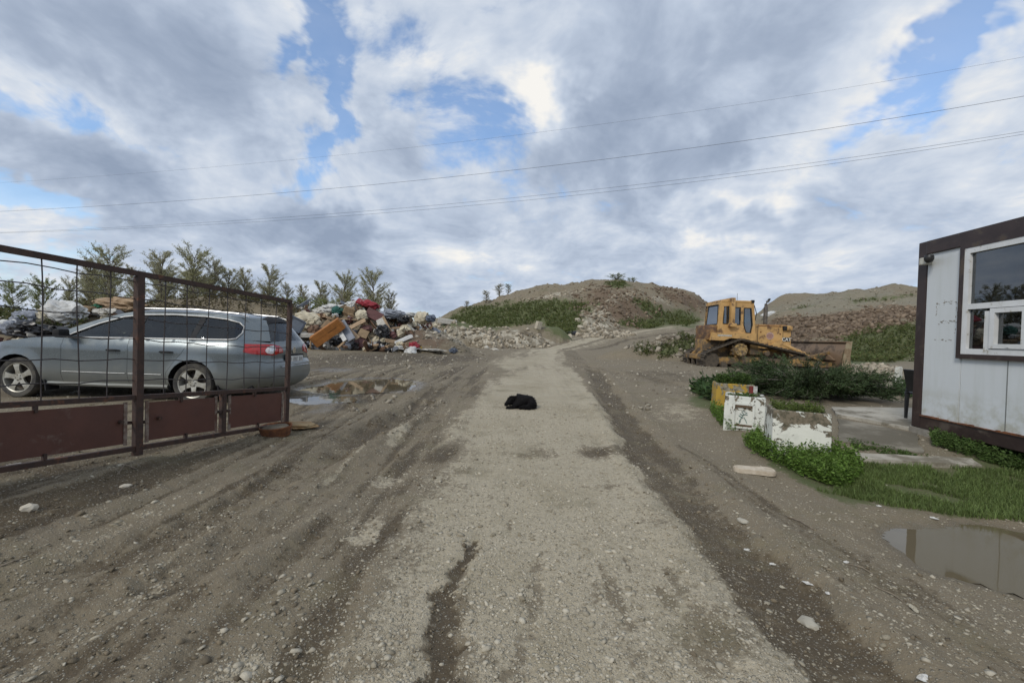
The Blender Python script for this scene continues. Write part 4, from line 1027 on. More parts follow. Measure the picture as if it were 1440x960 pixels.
for side in (1, -1):
    fn = lambda x, z: (x, side * Wd(x, z), z)
    for nm_, poly, holes, mm in (('fender', fender, [], M_PAINT), ('door', fdoor, [], M_PAINT), ('door', rdoor, [], M_PAINT), ('rear_quarter', quart, [], M_PAINT), ('pillar_frame', house, [DLO], M_PAINT)):
        v, f = sheet(poly, holes, fn, .055, side > 0); o = MB().add(v, f).build(nm_, mm, car, 35)
        if nm_ == 'door':
            hx = .40 if poly is rdoor else 1.22; zz = .79
            y = Wd(hx, zz)
            h_ = MB(); h_.tube([(hx - .10, side * (y + .006), zz), (hx - .07, side * (y + .035), zz + .004), (hx + .07, side * (y + .035), zz + .004), (hx + .10, side * (y + .006), zz)], [.010, .015, .015, .010], 8)
            h_.build('handle', M_TRIM, o, 50)
            st_ = MB(); xa, xb = (.47, .98) if poly is rdoor else (1.03, 2.0)
            st_.tube([(xa + (xb - xa) * i / 6, side * (Wd(xa + (xb - xa) * i / 6, .44) + .004), .44) for i in range(7)], .006, 6); st_.build('rub_strip', M_SATIN, o)
    # dark layer behind the shut lines, window pillars
    ins = lambda x, z: (x, side * (Wd(x, z) - .014), z)
    v, f = sheet([(2.10, .27), (2.10, .95), (.08, .985), (.45, .45), (.47, .27)], [], ins, .09, side > 0); MB().add(v, f).build('shut_gap', M_TRIM, car)
    for a, b_, c, d in ((.96, 1.05, .988, 1.362), (.03, .12, 1.006, 1.364)):
        pil = [(a, c), (b_, c), (b_ - .03, d), (a - .03, d)]; v, f = sheet(pil, [], lambda x, z: (x, side * (Wd(x, z) - .006), z), .05, side > 0); MB().add(v, f).build('window_pillar', M_TRIM, car)
    for xa, xb in ((1.05, 2.05), (.12, .96), (-.66, .03)):
        gx = [p for p in dens(DLO, .05) if xa - .03 < p[0] < xb]; cut = []
        clip = [(xa, .9), (xb, .9), (xb - .03, 1.4), (xa - .03, 1.4)]
        v, f = sheet(DLO, [], lambda x, z: (x, side * (Wd(x, z) - .010), z), .045, side > 0)
        f2 = [t for t in f if inside((sum(v[i][0] for i in t) / 3, sum(v[i][2] for i in t) / 3), clip)]
        ids = sorted({i for t in f2 for i in t}); mp_ = {i: k for k, i in enumerate(ids)}
        MB().add([v[i] for i in ids], [tuple(mp_[i] for i in t) for t in f2]).build('side_window', M_CARGLASS, car, 40)
    lp = [(x, side * (Wd(x, z) + .006), z) for x, z in dens(DLO, .04)]; MB().tube(lp + [lp[0]], .0125, 8).build('chrome_surround', M_SATIN, car)
    # roof rail, sill, mirror, wheel-arch liner
    MB().tube([(1.15, side * .60, 1.43), (1.0, side * .605, 1.462), (.2, side * .60, 1.472), (-.5, side * .575, 1.43), (-.66, side * .565, 1.385)], [.008, .016, .016, .016, .008], 8).build('roof_rail', mat('satin rail', (.45, .46, .47), None, 10, .35, .8), car)
    MB().tube([(2.3, side * .83, .25), (1.3, side * .845, .245), (.4, side * .84, .25)], .035, 8).build('sill', M_PAINT, car)
    mo = MB(); mo.box((1.93, side * 1.0, 1.03), (.10, .20, .13), (0, 0, side * .15), bev=.035); mo.frame((1.93, side * .86, .99), (1.93, side * .95, 1.01), .04, .03); mo.build('mirror', M_TRIM, car, 50)
    for cx in (0, WB):
        ln_ = MB(); a_ = [(cx + .375 * math.cos(R(t)), .32 + .375 * math.sin(R(t))) for t in range(-20, 201, 10)]
        vs = [(x, side * yy, z) for yy in (.885, .55) for x, z in a_]; k = len(a_); ln_.add(vs, [(i, i + 1, k + i + 1, k + i) for i in range(k - 1)]); ln_.build('arch_liner', M_TRIM, car)
    for cx, flap in ((0, -.40), (WB, -.42)): MB().box((cx + flap, side * .78, .22), (.02, .20, .17), (0, .15, 0)).build('mud_flap', M_TRIM, car)
# strips across the body
def strip(name, i0, i1, m, bulge, pw, off=0.0, ww=1.0, n_=14, parent=None):
    vs = []; fs = []
    pts = PF[i0:i1 + 1]
    for k, (x, z) in enumerate(pts):
        j = i0 + k; a = PF[max(0, j - 1)]; b_ = PF[min(len(PF) - 1, j + 1)]
        tx, tz = b_[0] - a[0], b_[1] - a[1]; l = math.hypot(tx, tz) + 1e-9; nx_, nz_ = tz / l, -tx / l
        w = Wd(min(max(x, xe(z) if z < 1.33 else -9), 3.6), z) * ww
        for q in range(n_ + 1):
            t = -1 + 2 * q / n_; t = math.copysign(abs(t) ** .7, t); d = bulge * (1 - abs(t) ** pw) + off
            vs.append((x + nx_ * d, t * w, z + nz_ * d))
    m_ = n_ + 1
    fs = [(k * m_ + q, k * m_ + q + 1, (k + 1) * m_ + q + 1, (k + 1) * m_ + q) for k in range(len(pts) - 1) for q in range(n_)]
    return MB().add(vs, fs).build(name, m, parent or car, 40)
def pi_(n_): return n_ * 6
PFsign = 1
strip('front_bumper', 0, pi_(4), M_PAINT, .07, 2.2); strip('bonnet', pi_(4), pi_(7), M_PAINT, .05, 2.6); strip('windscreen', pi_(7), pi_(10), M_CARGLASS, .045, 2.4)
strip('roof', pi_(10), pi_(15), M_PAINT, .045, 2.8)
rw_ = strip('rear_window', pi_(15), pi_(17), M_CARGLASS, .05, 2.6)
strip('tailgate', pi_(17), pi_(20), M_PAINT, .055, 2.6); strip('rear_bumper', pi_(20), len(PF) - 1, M_PAINT, .055, 2.4)
strip('roof_spoiler', pi_(14) + 3, pi_(15) + 2, M_TRIM, .052, 2.8, .010, .96)
MB().box((1.25, 0, .27), (4.2, 1.50, .06)).build('floor_pan', M_TRIM, car)
MB().box((1.2, 0, .62), (1.7, 1.62, .10)).build('cabin_floor', M_SEAT, car)
MB().box((-.45, 0, .80), (.9, 1.4, .12)).build('load_cover', M_SEAT, car)
MB().box((2.05, 0, .90), (.45, 1.5, .14), (0, -.15, 0), bev=.05).build('dashboard', M_SEAT, car)
for y in (.38, -.38):
    for x in (1.10, .16):
        st_ = thing_part = MB().box((x, y, .92), (.13, .48, .52), (0, -.22, 0), bev=.05).build('seat_back', M_SEAT, car)
        MB().box((x - .09, y, 1.225), (.09, .25, .16), (0, -.15, 0), bev=.04).build('headrest', M_SEAT, st_)
sw = MB(); sw.tube([(1.72 + .06 * math.sin(a), .38 + .18 * math.cos(a), 1.02 + .17 * math.sin(a)) for a in np.linspace(0, 2 * PI, 25)], .014, 6); sw.tube([(1.72, .20, 1.02), (1.74, .38, 1.0), (1.72, .56, 1.02)], .014, 6); sw.build('steering_wheel', M_TRIM, car)
# tail lamps: wrapped round the corner
def wrap(side, off):
    def f(a, z):
        x0 = xe(z)
        if a >= x0: return (a - off * .5, side * (Wd(a, z) + off), z)
        w = Wd(x0, z); t = 1 - (x0 - a) / w; d = .055 * (1 - abs(t) ** 2.6) + off
        return (x0 - d, side * (w - (x0 - a)), z)
    return f
for side in (1, -1):
    lamp = [(-.735, .955), (-.745, .83), (-.85, .80), (-1.0, .785), (-1.10, .775), (-1.20, .80), (-1.30, .815), (-1.32, .83), (-1.27, .90), (-1.20, .93), (-1.05, .955)]
    v, f = sheet(lamp, [], wrap(side, .007), .03, side > 0); lo = MB().add(v, f).build('tail_lamp', M_REDL, car, 60)
    c = [(-1.05 + .062 * math.cos(t), .868 + .068 * math.sin(t)) for t in np.linspace(0, 2 * PI, 18, endpoint=False)]
    v, f = sheet(c, [], wrap(side, .014), .02, side > 0); MB().add(v, f).build('reflector', M_WHL, lo, 60)
    c = [(-1.05 + .026 * math.cos(t), .868 + .028 * math.sin(t)) for t in np.linspace(0, 2 * PI, 12, endpoint=False)]
    v, f = sheet(c, [], wrap(side, .019), .02, side > 0); MB().add(v, f).build('bulb_ring', M_CHROME, lo, 60)
    v, f = sheet([(-1.20, .82), (-1.28, .83), (-1.25, .90), (-1.19, .915)], [], wrap(side, .014), .02, side > 0); MB().add(v, f).build('reversing_lens', mat('pink lens', (.55, .22, .20), None, 30, .15), lo, 60)
MB().box((-1.118, 0, .70), (.02, .60, .16), (0, -.05, 0), bev=.006).build('plate_recess', M_TRIM, car)
pl = MB().box((-1.132, 0, .695), (.012, .52, .112), (0, -.05, 0), bev=.003).build('number_plate', mat('white plate', (.66, .67, .66), (.55, .56, .54), 9, .4), car)
for k in range(9):
    if k in (2, 6): continue
    MB().box((-1.140, -.20 + k * .05, .695), (.003, .026, .066), (0, -.05, 0)).build('plate_mark', mat('plate print', (.20, .20, .21), (.32, .32, .32), 40, .5), pl)
MB().tube([(-1.150, y, .585) for y in np.linspace(-.45, .45, 9)], .010, 6).build('bumper_strip', M_CHROME, car)
MB().cyl((-1.095, 0, .845), (-1.112, 0, .845), .055, n=24).build('badge', M_CHROME, car)
# wheels
def wheel_meshes():
    ty = MB(); ty.lathe([(.215, -.085), (.25, -.10), (.295, -.098), (.312, -.075), (.317, -.03), (.317, .03), (.312, .075), (.295, .098), (.25, .10), (.215, .085)], 40, axis='y')
    rim = MB(); rim.lathe([(.232, .086), (.226, .094), (.214, .088), (.206, .05), (.20, -.08)], 40, axis='y')
    sp_ = MB()
    for k in range(5):
        a = 2 * PI * k / 5 + .3; ca, sa = math.cos(a), math.sin(a)
        def q(r, t, y): return (r * ca - t * sa, y, r * sa + t * ca)
        vs = []
        for r, t, y in ((.03, .045, .070), (.11, .032, .082), (.17, .040, .086), (.213, .055, .084)):
            vs += [q(r, -t, y), q(r, t, y), q(r, t * .8, y - .035), q(r, -t * .8, y - .035)]
        for j in range(3): sp_.add(vs[j * 4:(j + 2) * 4], [(0, 1, 5, 4), (1, 2, 6, 5), (2, 3, 7, 6), (3, 0, 4, 7)])
    sp_.lathe([(.001, .086), (.030, .086), (.036, .078), (.062, .074), (.066, .04)], 24, axis='y')
    hub = MB(); hub.cyl((0, -.02, 0), (0, .012, 0), .15, n=28); hub.cyl((0, -.06, 0), (0, -.03, 0), .20, n=28)
    for k in range(5): a = 2 * PI * k / 5; hub.cyl((.045 * math.cos(a), .07, .045 * math.sin(a)), (.045 * math.cos(a), .080, .045 * math.sin(a)), .008, n=8)
    return ty.mesh('tyre', M_RUB, 35), rim.mesh('rim', M_ALLOY, 35), sp_.mesh('spokes', M_ALLOY, 30), hub.mesh('brake_disc', mat('dark brake', (.04, .035, .03), (.08, .06, .045), 20, .6, .4), 30)
wt, wr, ws_, wh = wheel_meshes()
for cx in (0, WB):
    for side in (1, -1):
        o = link('wheel', wt.copy() if False else wt, car); o.location = (cx, side * .795, .317); o.rotation_euler = (0, random.uniform(0, 1), 0 if side > 0 else PI)
        for nm_, me in (('rim', wr), ('spokes', ws_), ('brake_disc', wh)): link(nm_, me, o)
# ------------------------------------------------------------------ bulldozer
M_YEL = mat('worn yellow paint', (.56, .345, .130), (.46, .275, .10), 2.4, .55, dirt=((.17, .10, .05), .22, 3.5), bump=.003, bscale=30)
M_YEL2 = mat('muddy yellow paint', (.36, .21, .065), (.22, .14, .06), 3.5, .7, dirt=((.10, .075, .05), .42, 3), bump=.006, bscale=25)
M_TRACK = mat('muddy track steel', (.055, .045, .034), (.10, .08, .056), 8, .85, bump=.01, bscale=25)
M_BLADE = mat('rusty blade steel', (.20, .135, .085), (.27, .19, .12), 1.8, .6, .15, dirt=((.085, .06, .042), .34, 1.8), bump=.003, bscale=20)
M_DGLASS = glass_mat('cab glass', (.20, .26, .28), .03, .10)
M_DARK = mat('dark seals', (.014, .014, .014), None, 20, .7)
DX, DY = 7.90, 18.2
dz0 = min(H(DX + a, DY + b_) for a in (1, 4) for b_ in (0, 2.3))
doz = thing('bulldozer', 'yellow tracked bulldozer with closed cab and rusty front blade', 'bulldozer', (DX, DY + 1.15, dz0 - .14), (0, 0, R(-1.5)))
def dbox(name, c, size, m=M_YEL, bev=.02, rot=None, parent=doz): return MB().box(c, size, rot, bev=bev).build(name, m, parent, 40)
# tracks: loop round a raised sprocket and two idlers
CIR = [(1.92, .90, .40), (4.45, .42, .37), (.72, .42, .37)]
def hull_loop(cs):
    pts = [(cx + r * math.cos(a), cz + r * math.sin(a)) for cx, cz, r in cs for a in np.linspace(0, 2 * PI, 60, endpoint=False)]
    pts = sorted(set((round(a, 4), round(b_, 4)) for a, b_ in pts))
    def half(ps):
        h = []
        for p in ps:
            while len(h) > 1 and (h[-1][0] - h[-2][0]) * (p[1] - h[-2][1]) - (h[-1][1] - h[-2][1]) * (p[0] - h[-2][0]) <= 0: h.pop()
            h.append(p)
        return h
    return half(pts)[:-1] + half(pts[::-1])[:-1]
loop = hull_loop(CIR); seg = [math.hypot(b_[0] - a[0], b_[1] - a[1]) for a, b_ in zip(loop, loop[1:] + loop[:1])]; tot = sum(seg)
def on_loop(s_):
    s_ %= tot
    for (a, b_), l in zip(zip(loop, loop[1:] + loop[:1]), seg):
        if s_ <= l: t = s_ / l; return (a[0] + (b_[0] - a[0]) * t, a[1] + (b_[1] - a[1]) * t), math.atan2(b_[1] - a[1], b_[0] - a[0])
        s_ -= l
    return loop[0], 0
NS = 50
for side in (-1, 1):
    yc = side * .86; tr = MB()
    for k in range(NS):
        (x, z), a = on_loop(tot * k / NS); pit = tot / NS
        tr.box((x + math.sin(a) * .03, yc, z - math.cos(a) * .03), (pit * .93, .56, .03), (0, -a, 0))
        tr.box((x + math.sin(a) * .07, yc, z - math.cos(a) * .07), (.022, .56, .06), (0, -a, 0))
        tr.box((x, yc, z), (pit * .98, .18, .07), (0, -a, 0))
    tag(tr.build('track', M_TRACK, doz), kind='stuff')
    fr_ = MB(); fr_.box((2.6, side * .80, .42), (3.2, .22, .30), bev=.03); fr_.build('track_frame', M_YEL2, doz)
    for cx in (1.25, 1.75, 2.25, 2.75, 3.25, 3.75):
        MB().cyl((cx, side * .64, .22), (cx, side * 1.06, .22), .13, n=16).build('roller', M_TRACK, doz, 40)
    for nm_, (cx, cz, r) in (('idler', CIR[1]), ('idler', CIR[2])):
        MB().cyl((cx, side * .74, cz), (cx, side * 1.0, cz), r - .04, n=28).build(nm_, M_TRACK, doz, 40)
    sp_ = MB(); cx, cz, r = CIR[0]
    teeth = []
    for k in range(48): a = 2 * PI * k / 48; rr = (.36, .36, .30, .30)[k % 4] if True else .3; teeth.append((cx + rr * math.cos(a), cz + rr * math.sin(a)))
    sp_.prism(teeth, side * .80, side * .95)
    so = sp_.build('sprocket', M_YEL2, doz)
    h_ = MB(); h_.lathe([(.001, .0), (.10, .0), (.11, -.02), (.17, -.02), (.19, .01), (.255, .015), (.27, -.01), (.27, -.14)], 32, (0, 0, 0), 'y')
    ho = h_.build('hub', mat('hub paint', (.40, .27, .10), (.25, .17, .08), 8, .7, dirt=((.12, .09, .06), .3, 6)), so, 40); ho.location = (cx, side * (1.10 if side < 0 else 1.10), cz); ho.rotation_euler = (0, 0, 0 if side > 0 else PI)
    for k in range(10):
        a = 2 * PI * k / 10; MB().cyl((.22 * math.cos(a), .01, .22 * math.sin(a)), (.22 * math.cos(a), .035, .22 * math.sin(a)), .018, n=6).build('bolt', M_TRACK, so).location = ho.location
    for b2 in [c for c in so.children if c.name.startswith('bolt')]: b2.rotation_euler = ho.rotation_euler
    MB().cyl((3.05, side * .85, .80), (3.05, side * 1.05, .80), .11, n=18).build('carrier_roller', M_YEL2, doz, 40)
    # upper guard between track and body
    MB().prism([(2.45, .98), (3.2, .86), (3.2, .72), (2.45, .72)], side * .55, side * .80).build('track_guard', M_YEL2, doz)
# hull, rear case, ripper block
dbox('main_frame', (2.6, 0, .72), (3.4, 1.02, .55), M_YEL2, .04)
dbox('rear_case', (1.05, 0, .95), (.95, 1.0, .75), M_YEL2, .06)
dbox('final_drive', (1.92, -.60, .90), (.55, .30, .55), M_YEL2, .08); dbox('final_drive', (1.92, .60, .90), (.55, .30, .55), M_YEL2, .08)
rb = dbox('ripper_beam', (.38, 0, .55), (.24, 1.7, .20), M_YEL2, .03); dbox('ripper_tooth', (.34, .0, .34), (.14, .08, .55), M_TRACK, .02, None, rb)
for y in (-.55, .55): dbox('ripper_tooth', (.34, y, .34), (.14, .08, .55), M_TRACK, .02, None, rb)
for y in (-.32, .32): MB().frame((.40, y, .60), (.80, y, .95), .10, .14).build('ripper_link', M_YEL2, doz)
# fenders and fuel tank under the cab
for side in (-1, 1):
    f_ = MB(); f_.prism([(.75, 1.28), (.80, 1.62), (2.62, 1.62), (2.62, 1.22), (2.30, 1.36), (1.55, 1.40), (1.25, 1.28)], side * .48, side * .92); f_.build('fender', M_YEL, doz)
    MB().box((1.28, side * .924, 1.50), (.60, .006, .07)).build('warning_strip', mat('faded white strip', (.55, .53, .48), (.30, .27, .2), 30, .7), doz)
dbox('fuel_tank', (.86, 0, 1.62), (.42, 1.30, .66), mat('rusty yellow', (.30, .17, .06), (.14, .07, .04), 4, .7, dirt=((.10, .06, .04), .4, 3)), .05)
# cab: frame posts, roof, glazing
cabx0, cabx1, cy, cz0, cz1 = 1.12, 2.62, .76, 1.60, 3.04
cab = MB()
side_poly = [(1.12, 1.60), (1.20, 2.98), (2.42, 3.0), (2.56, 2.86), (2.66, 1.60)]
cab.box((1.88, 0, 1.60), (1.52, 1.50, .06))
cabo = cab.build('cab_floor', M_YEL, doz)
holes_n = [[(1.27, 2.02), (1.31, 2.76), (1.50, 2.78), (1.50, 2.02)], [(1.72, 2.0), (1.72, 2.74), (2.00, 2.74), (2.00, 2.0)], [(2.16, 2.72), (2.16, 1.98), (2.26, 1.50 + .16), (2.46, 1.50 + .16), (2.52, 2.0), (2.46, 2.72)]]
for side in (-1, 1):
    v, f = sheet(side_poly, holes_n, lambda x, z: (x, side * (.76 - .05 * (z - 1.6) / 1.4), z), .16, side > 0)
    b_ = len(v); v2 = [(x, y - side * .05, z) for x, y, z in v]
    MB().add(v + v2, f + [tuple(i + b_ for i in t) for t in f]).build('cab_side', M_YEL, doz)
    for h in holes_n:
        lp = [(x, side * (.765 - .05 * (z - 1.6) / 1.4), z) for x, z in dens(h, .2)]
        MB().tube(lp + [lp[0]], .022, 6).build('window_seal', M_DARK, doz)
        MB().add([(x, side * (.735 - .05 * (z - 1.6) / 1.4), z) for x, z in h], [tuple(range(len(h)))]).build('side_window', M_DGLASS, doz)
    # roll-over post with foot
    dbox('rollover_post', (1.60, side * .86, 2.52), (.17, .17, 1.05), M_YEL, .03); dbox('post_foot', (1.60, side * .88, 1.96), (.30, .20, .16), M_YEL, .03)
    MB().tube([(2.55, side * .80, 2.85), (2.60, side * .90, 2.5), (2.58, side * .86, 2.2)], .016, 6).build('grab_rail', M_DARK, doz)
dbox('rollover_beam', (1.60, 0, 3.07), (.18, 1.88, .14), M_YEL, .03)
dbox('cab_roof', (1.83, 0, 3.00), (1.36, 1.46, .10), M_YEL, .04)
for nm_, xx, ang in (('rear_window', 1.13, -.055), ('windscreen', 2.60, .09)):
    fr_ = MB()
    for y in (-.66, .66): fr_.box((xx, y, 2.30), (.07, .14, 1.36), (0, -ang, 0))
    fr_.box((xx + (ang < 0) * -.02, 0, 1.80), (.08, 1.20, .36), (0, -ang, 0)); fr_.box((xx + (.05 if ang < 0 else -.05), 0, 2.92), (.07, 1.20, .14), (0, -ang, 0))
    fo = fr_.build('cab_end', M_YEL, doz)
    MB().box((xx, 0, 2.40), (.012, 1.18, .84), (0, -ang, 0)).build(nm_, M_DGLASS, doz)
    MB().tube([(xx - .045 * (1 if ang < 0 else -1), y, z) for y, z in ((-.60, 1.99), (-.60, 2.84), (.60, 2.84), (.60, 1.99), (-.60, 1.99))], .024, 6).build('window_seal', M_DARK, doz)
dbox('driver_seat', (1.70, 0, 2.0), (.14, .5, .7), M_DARK, .05); dbox('seat_cushion', (1.92, 0, 1.78), (.5, .5, .14), M_DARK, .05)
MB().box((1.45, 0, 1.9), (.02, 1.3, .5)).build('inner_panel', M_DARK, doz)
for y in (-.70, .70):
    dbox('work_light', (2.52, y, 3.02), (.12, .14, .12), M_DARK, .02); dbox('work_light', (1.20, y * .9, 2.97), (.10, .12, .10), M_DARK, .02)
# bonnet
ho_ = MB(); ho_.prism([(2.62, 1.0), (2.62, 1.98), (2.70, 2.04), (4.25, 2.02), (4.36, 1.94), (4.38, 1.0)], -.46, .46); hood = ho_.build('bonnet', M_YEL, doz)
MB().box((3.48, 0, 2.045), (1.5, .70, .04), bev=.01).build('bonnet_lid', mat('rusty lid', (.34, .19, .07), (.20, .10, .05), 4, .7), doz)
for side in (-1, 1):
    MB().box((2.92, side * .463, 1.50), (.016, .008, .98)).build('panel_joint', M_DARK, hood); MB().box((4.02, side * .463, 1.50), (.012, .008, .98)).build('panel_joint', M_DARK, hood)
    MB().box((3.48, side * .464, 1.985), (1.05, .010, .03)).build('panel_joint', M_RUSTED, hood)
    for (x, z) in ((2.76, 1.86), (3.05, 1.72), (3.90, 1.66), (2.80, 1.56)): MB().cyl((x, side * .46, z), (x, side * .48, z), .030, n=10).build('latch', M_RUSTED, hood)
    dbox('headlight_box', (4.24, side * .50, 1.93), (.22, .18, .20), M_YEL, .02); dbox('headlight_guard', (4.06, side * .50, 1.92), (.14, .14, .18), M_DARK, .02)
    # round warning sticker with lines, and the maker's letters
    st_ = MB(); st_.cyl((3.46, side * .461, 1.56), (3.46, side * .465, 1.56), .165, n=24); so = st_.build('round_sticker', mat('pink white sticker', (.50, .36, .30), (.42, .28, .22), 12, .6), hood)
    for k, (dz, w) in enumerate(((.10, .16), (.05, .27), (0, .29), (-.05, .26), (-.10, .18))): MB().box((3.46, side * .467, 1.56 + dz), (w, .004, .018)).build('sticker_line', mat('sticker red', (.22, .06, .06), None, 20, .6), so)
    MB().box((4.18, side * .462, 1.42), (.33, .006, .19)).build('emblem_plate', M_DARK, hood)
    cu = bpy.data.curves.new('emblem', 'FONT'); cu.body = 'CAT'; cu.size = .20; cu.extrude = .004; cu.align_x = 'CENTER'; cu.align_y = 'CENTER'; cu.offset = .004
    tmp = bpy.data.objects.new('emblem_tmp', cu); COL.objects.link(tmp); bpy.context.view_layer.update(); me = bpy.data.meshes.new_from_object(tmp); bpy.data.objects.remove(tmp)
    o = link('emblem_letters', me, hood); me.materials.clear(); me.materials.append(mat('white letters', (.72, .72, .68), (.6, .6, .55), 20, .6)); o.location = (4.18, side * .468, 1.42); o.rotation_euler = (PI / 2, 0, 0 if side < 0 else PI)
MB().box((4.395, 0, 1.48), (.03, .84, .90)).build('radiator_grille', M_DARK, doz)
ex = MB(); ex.cyl((3.42, -.12, 2.04), (3.42, -.12, 2.85), .085, n=16); ex.tube([(3.42, -.12, 2.82), (3.42, -.12, 2.98), (3.46, -.12, 3.08), (3.54, -.12, 3.13)], [.06, .06, .055, .05], 12); ex.build('exhaust_stack', mat('burnt steel', (.17, .155, .135), (.09, .075, .06), 6, .6, .4), doz, 40)
MB().tube([(3.50, -.12, 3.10), (3.56, -.12, 3.20), (3.60, -.12, 3.22)], [.05, .05, .03], 10).build('rain_cap', M_DARK, doz)
MB().cyl((2.95, .2, 2.04), (2.95, .2, 2.42), .12, n=16).build('air_cleaner', M_YEL, doz, 40)
MB().tube([(2.45, .5, 3.0), (2.44, .5, 3.5)], .008, 5).build('antenna', M_DARK, doz)
# blade, push arms, lift cylinders
BX, BW = 5.62, 1.86
bl = MB(); nz = 9; vs = []
for j in range(nz):
    t = j / (nz - 1); z = .22 + 1.14 * t; cxx = BX + .22 - .80 * t * (1 - t) * .9 - .10 * (1 - t)
    w = BW - .12 * (1 - t)
    vs += [(cxx, -w, z), (cxx, w, z), (cxx + .04, w, z), (cxx + .04, -w, z)]
fs = []
for j in range(nz - 1):
    a = j * 4
    fs += [(a, a + 1, a + 5, a + 4), (a + 1, a + 2, a + 6, a + 5), (a + 2, a + 3, a + 7, a + 6), (a + 3, a, a + 4, a + 7)]
fs += [(0, 3, 2, 1), (nz * 4 - 4, nz * 4 - 3, nz * 4 - 2, nz * 4 - 1)]
bl.add(vs, fs); blade = bl.build('blade', M_BLADE, doz, 50)
MB().box((BX + .19, 0, 1.385), (.14, BW * 2 + .02, .06), bev=.012).build('blade_lip', M_BLADE, blade)
MB().prism([(-BW * .80, .62), (-BW * .55, .88), (BW * .55, .88), (BW * .80, .62)], BX - .10, BX + .02, 'x').build('stiffener', M_BLADE, blade)
MB().box((BX + .04, 0, .30), (.16, BW * 1.9, .14), bev=.02).build('lower_beam', M_BLADE, blade)
for side in (-1, 1):
    MB().prism([(BX - .04, .10), (BX - .02, .62), (BX + .10, 1.36), (BX + .32, 1.42), (BX + .26, .8), (BX + .30, .10)], side * BW, side * (BW + .05)).build('end_plate', mat('worn end plate', (.30, .25, .16), (.20, .14, .08), 5, .7), blade)
    arm = MB(); arm.frame((1.9, side * 1.26, .50), (4.9, side * 1.26, .42), .16, .24); arm.frame((4.9, side * 1.26, .42), (BX - .02, side * 1.20, .40), .16, .22); arm.build('push_arm', M_YEL2, doz)
    st_ = MB(); st_.frame((4.0, side * 1.26, .52), (BX, side * 1.05, .92), .10, .10); st_.build('brace', M_YEL2, doz)
    lc = MB(); lc.cyl((3.80, side * .58, 1.26), (4.85, side * .66, .82), .085, n=14); lc.cyl((4.85, side * .66, .82), (BX + .0, side * .70, .50), .045, n=12); lc.build('lift_cylinder', M_YEL, doz, 40)
    MB().prism([(3.30, 1.00), (3.55, 1.26), (3.80, 1.36), (3.95, 1.30), (4.30, 1.00)], side * .47, side * .66).build('cylinder_bracket', M_YEL, doz)
# heap of mud under the tracks: part of the ground it sank into
# ------------------------------------------------------------------ foliage builders
def quads_mesh(name, V4, cols, m, smooth=False):
    """V4 (n,4,3): separate quads, cols (n,3)"""
    n_ = len(V4); me = fast_mesh(name, V4.reshape(-1, 3), np.arange(n_ * 4).reshape(n_, 4), smooth=smooth)
    col_attr(me, 'col', np.repeat(cols, 4, 0)); me.materials.append(m); return me
def unit(v): return v / (np.linalg.norm(v, axis=-1, keepdims=True) + 1e-9)
def leaf_quads(P_, D, ln, wd_, jitter=.6):
    """diamond leaves at P_ pointing along D"""
    n_ = len(P_); D = unit(D + rng.normal(0, jitter, (n_, 3))); U = unit(np.cross(D, rng.normal(0, 1, (n_, 3))))
    ln = np.broadcast_to(np.asarray(ln, float).reshape(-1, 1), (n_, 1)); wd_ = np.broadcast_to(np.asarray(wd_, float).reshape(-1, 1), (n_, 1))
    return np.stack([P_, P_ + D * ln * .45 + U * wd_ * .5, P_ + D * ln, P_ + D * ln * .45 - U * wd_ * .5], 1)
def tone(n_, base, var, warm=.0):
    k = rng.uniform(1 - var, 1 + var, (n_, 1)); c = np.array(base)[None] * k
    w = rng.uniform(0, warm, (n_, 1)); return np.clip(c * (1 - w) + np.array([[.20, .17, .07]]) * w, 0, 1)
M_LEAF = vmat('leaves', .65, trans=.35, spec=.25)
M_BARK = mat('grey bark', (.20, .18, .15), (.14, .12, .095), 12, .95, bump=.01, bscale=14)
M_NEEDLE = vmat('juniper needles', .7, spec=.2)
M_GRASS = vmat('grass blades', .6, trans=.3, spec=.25)

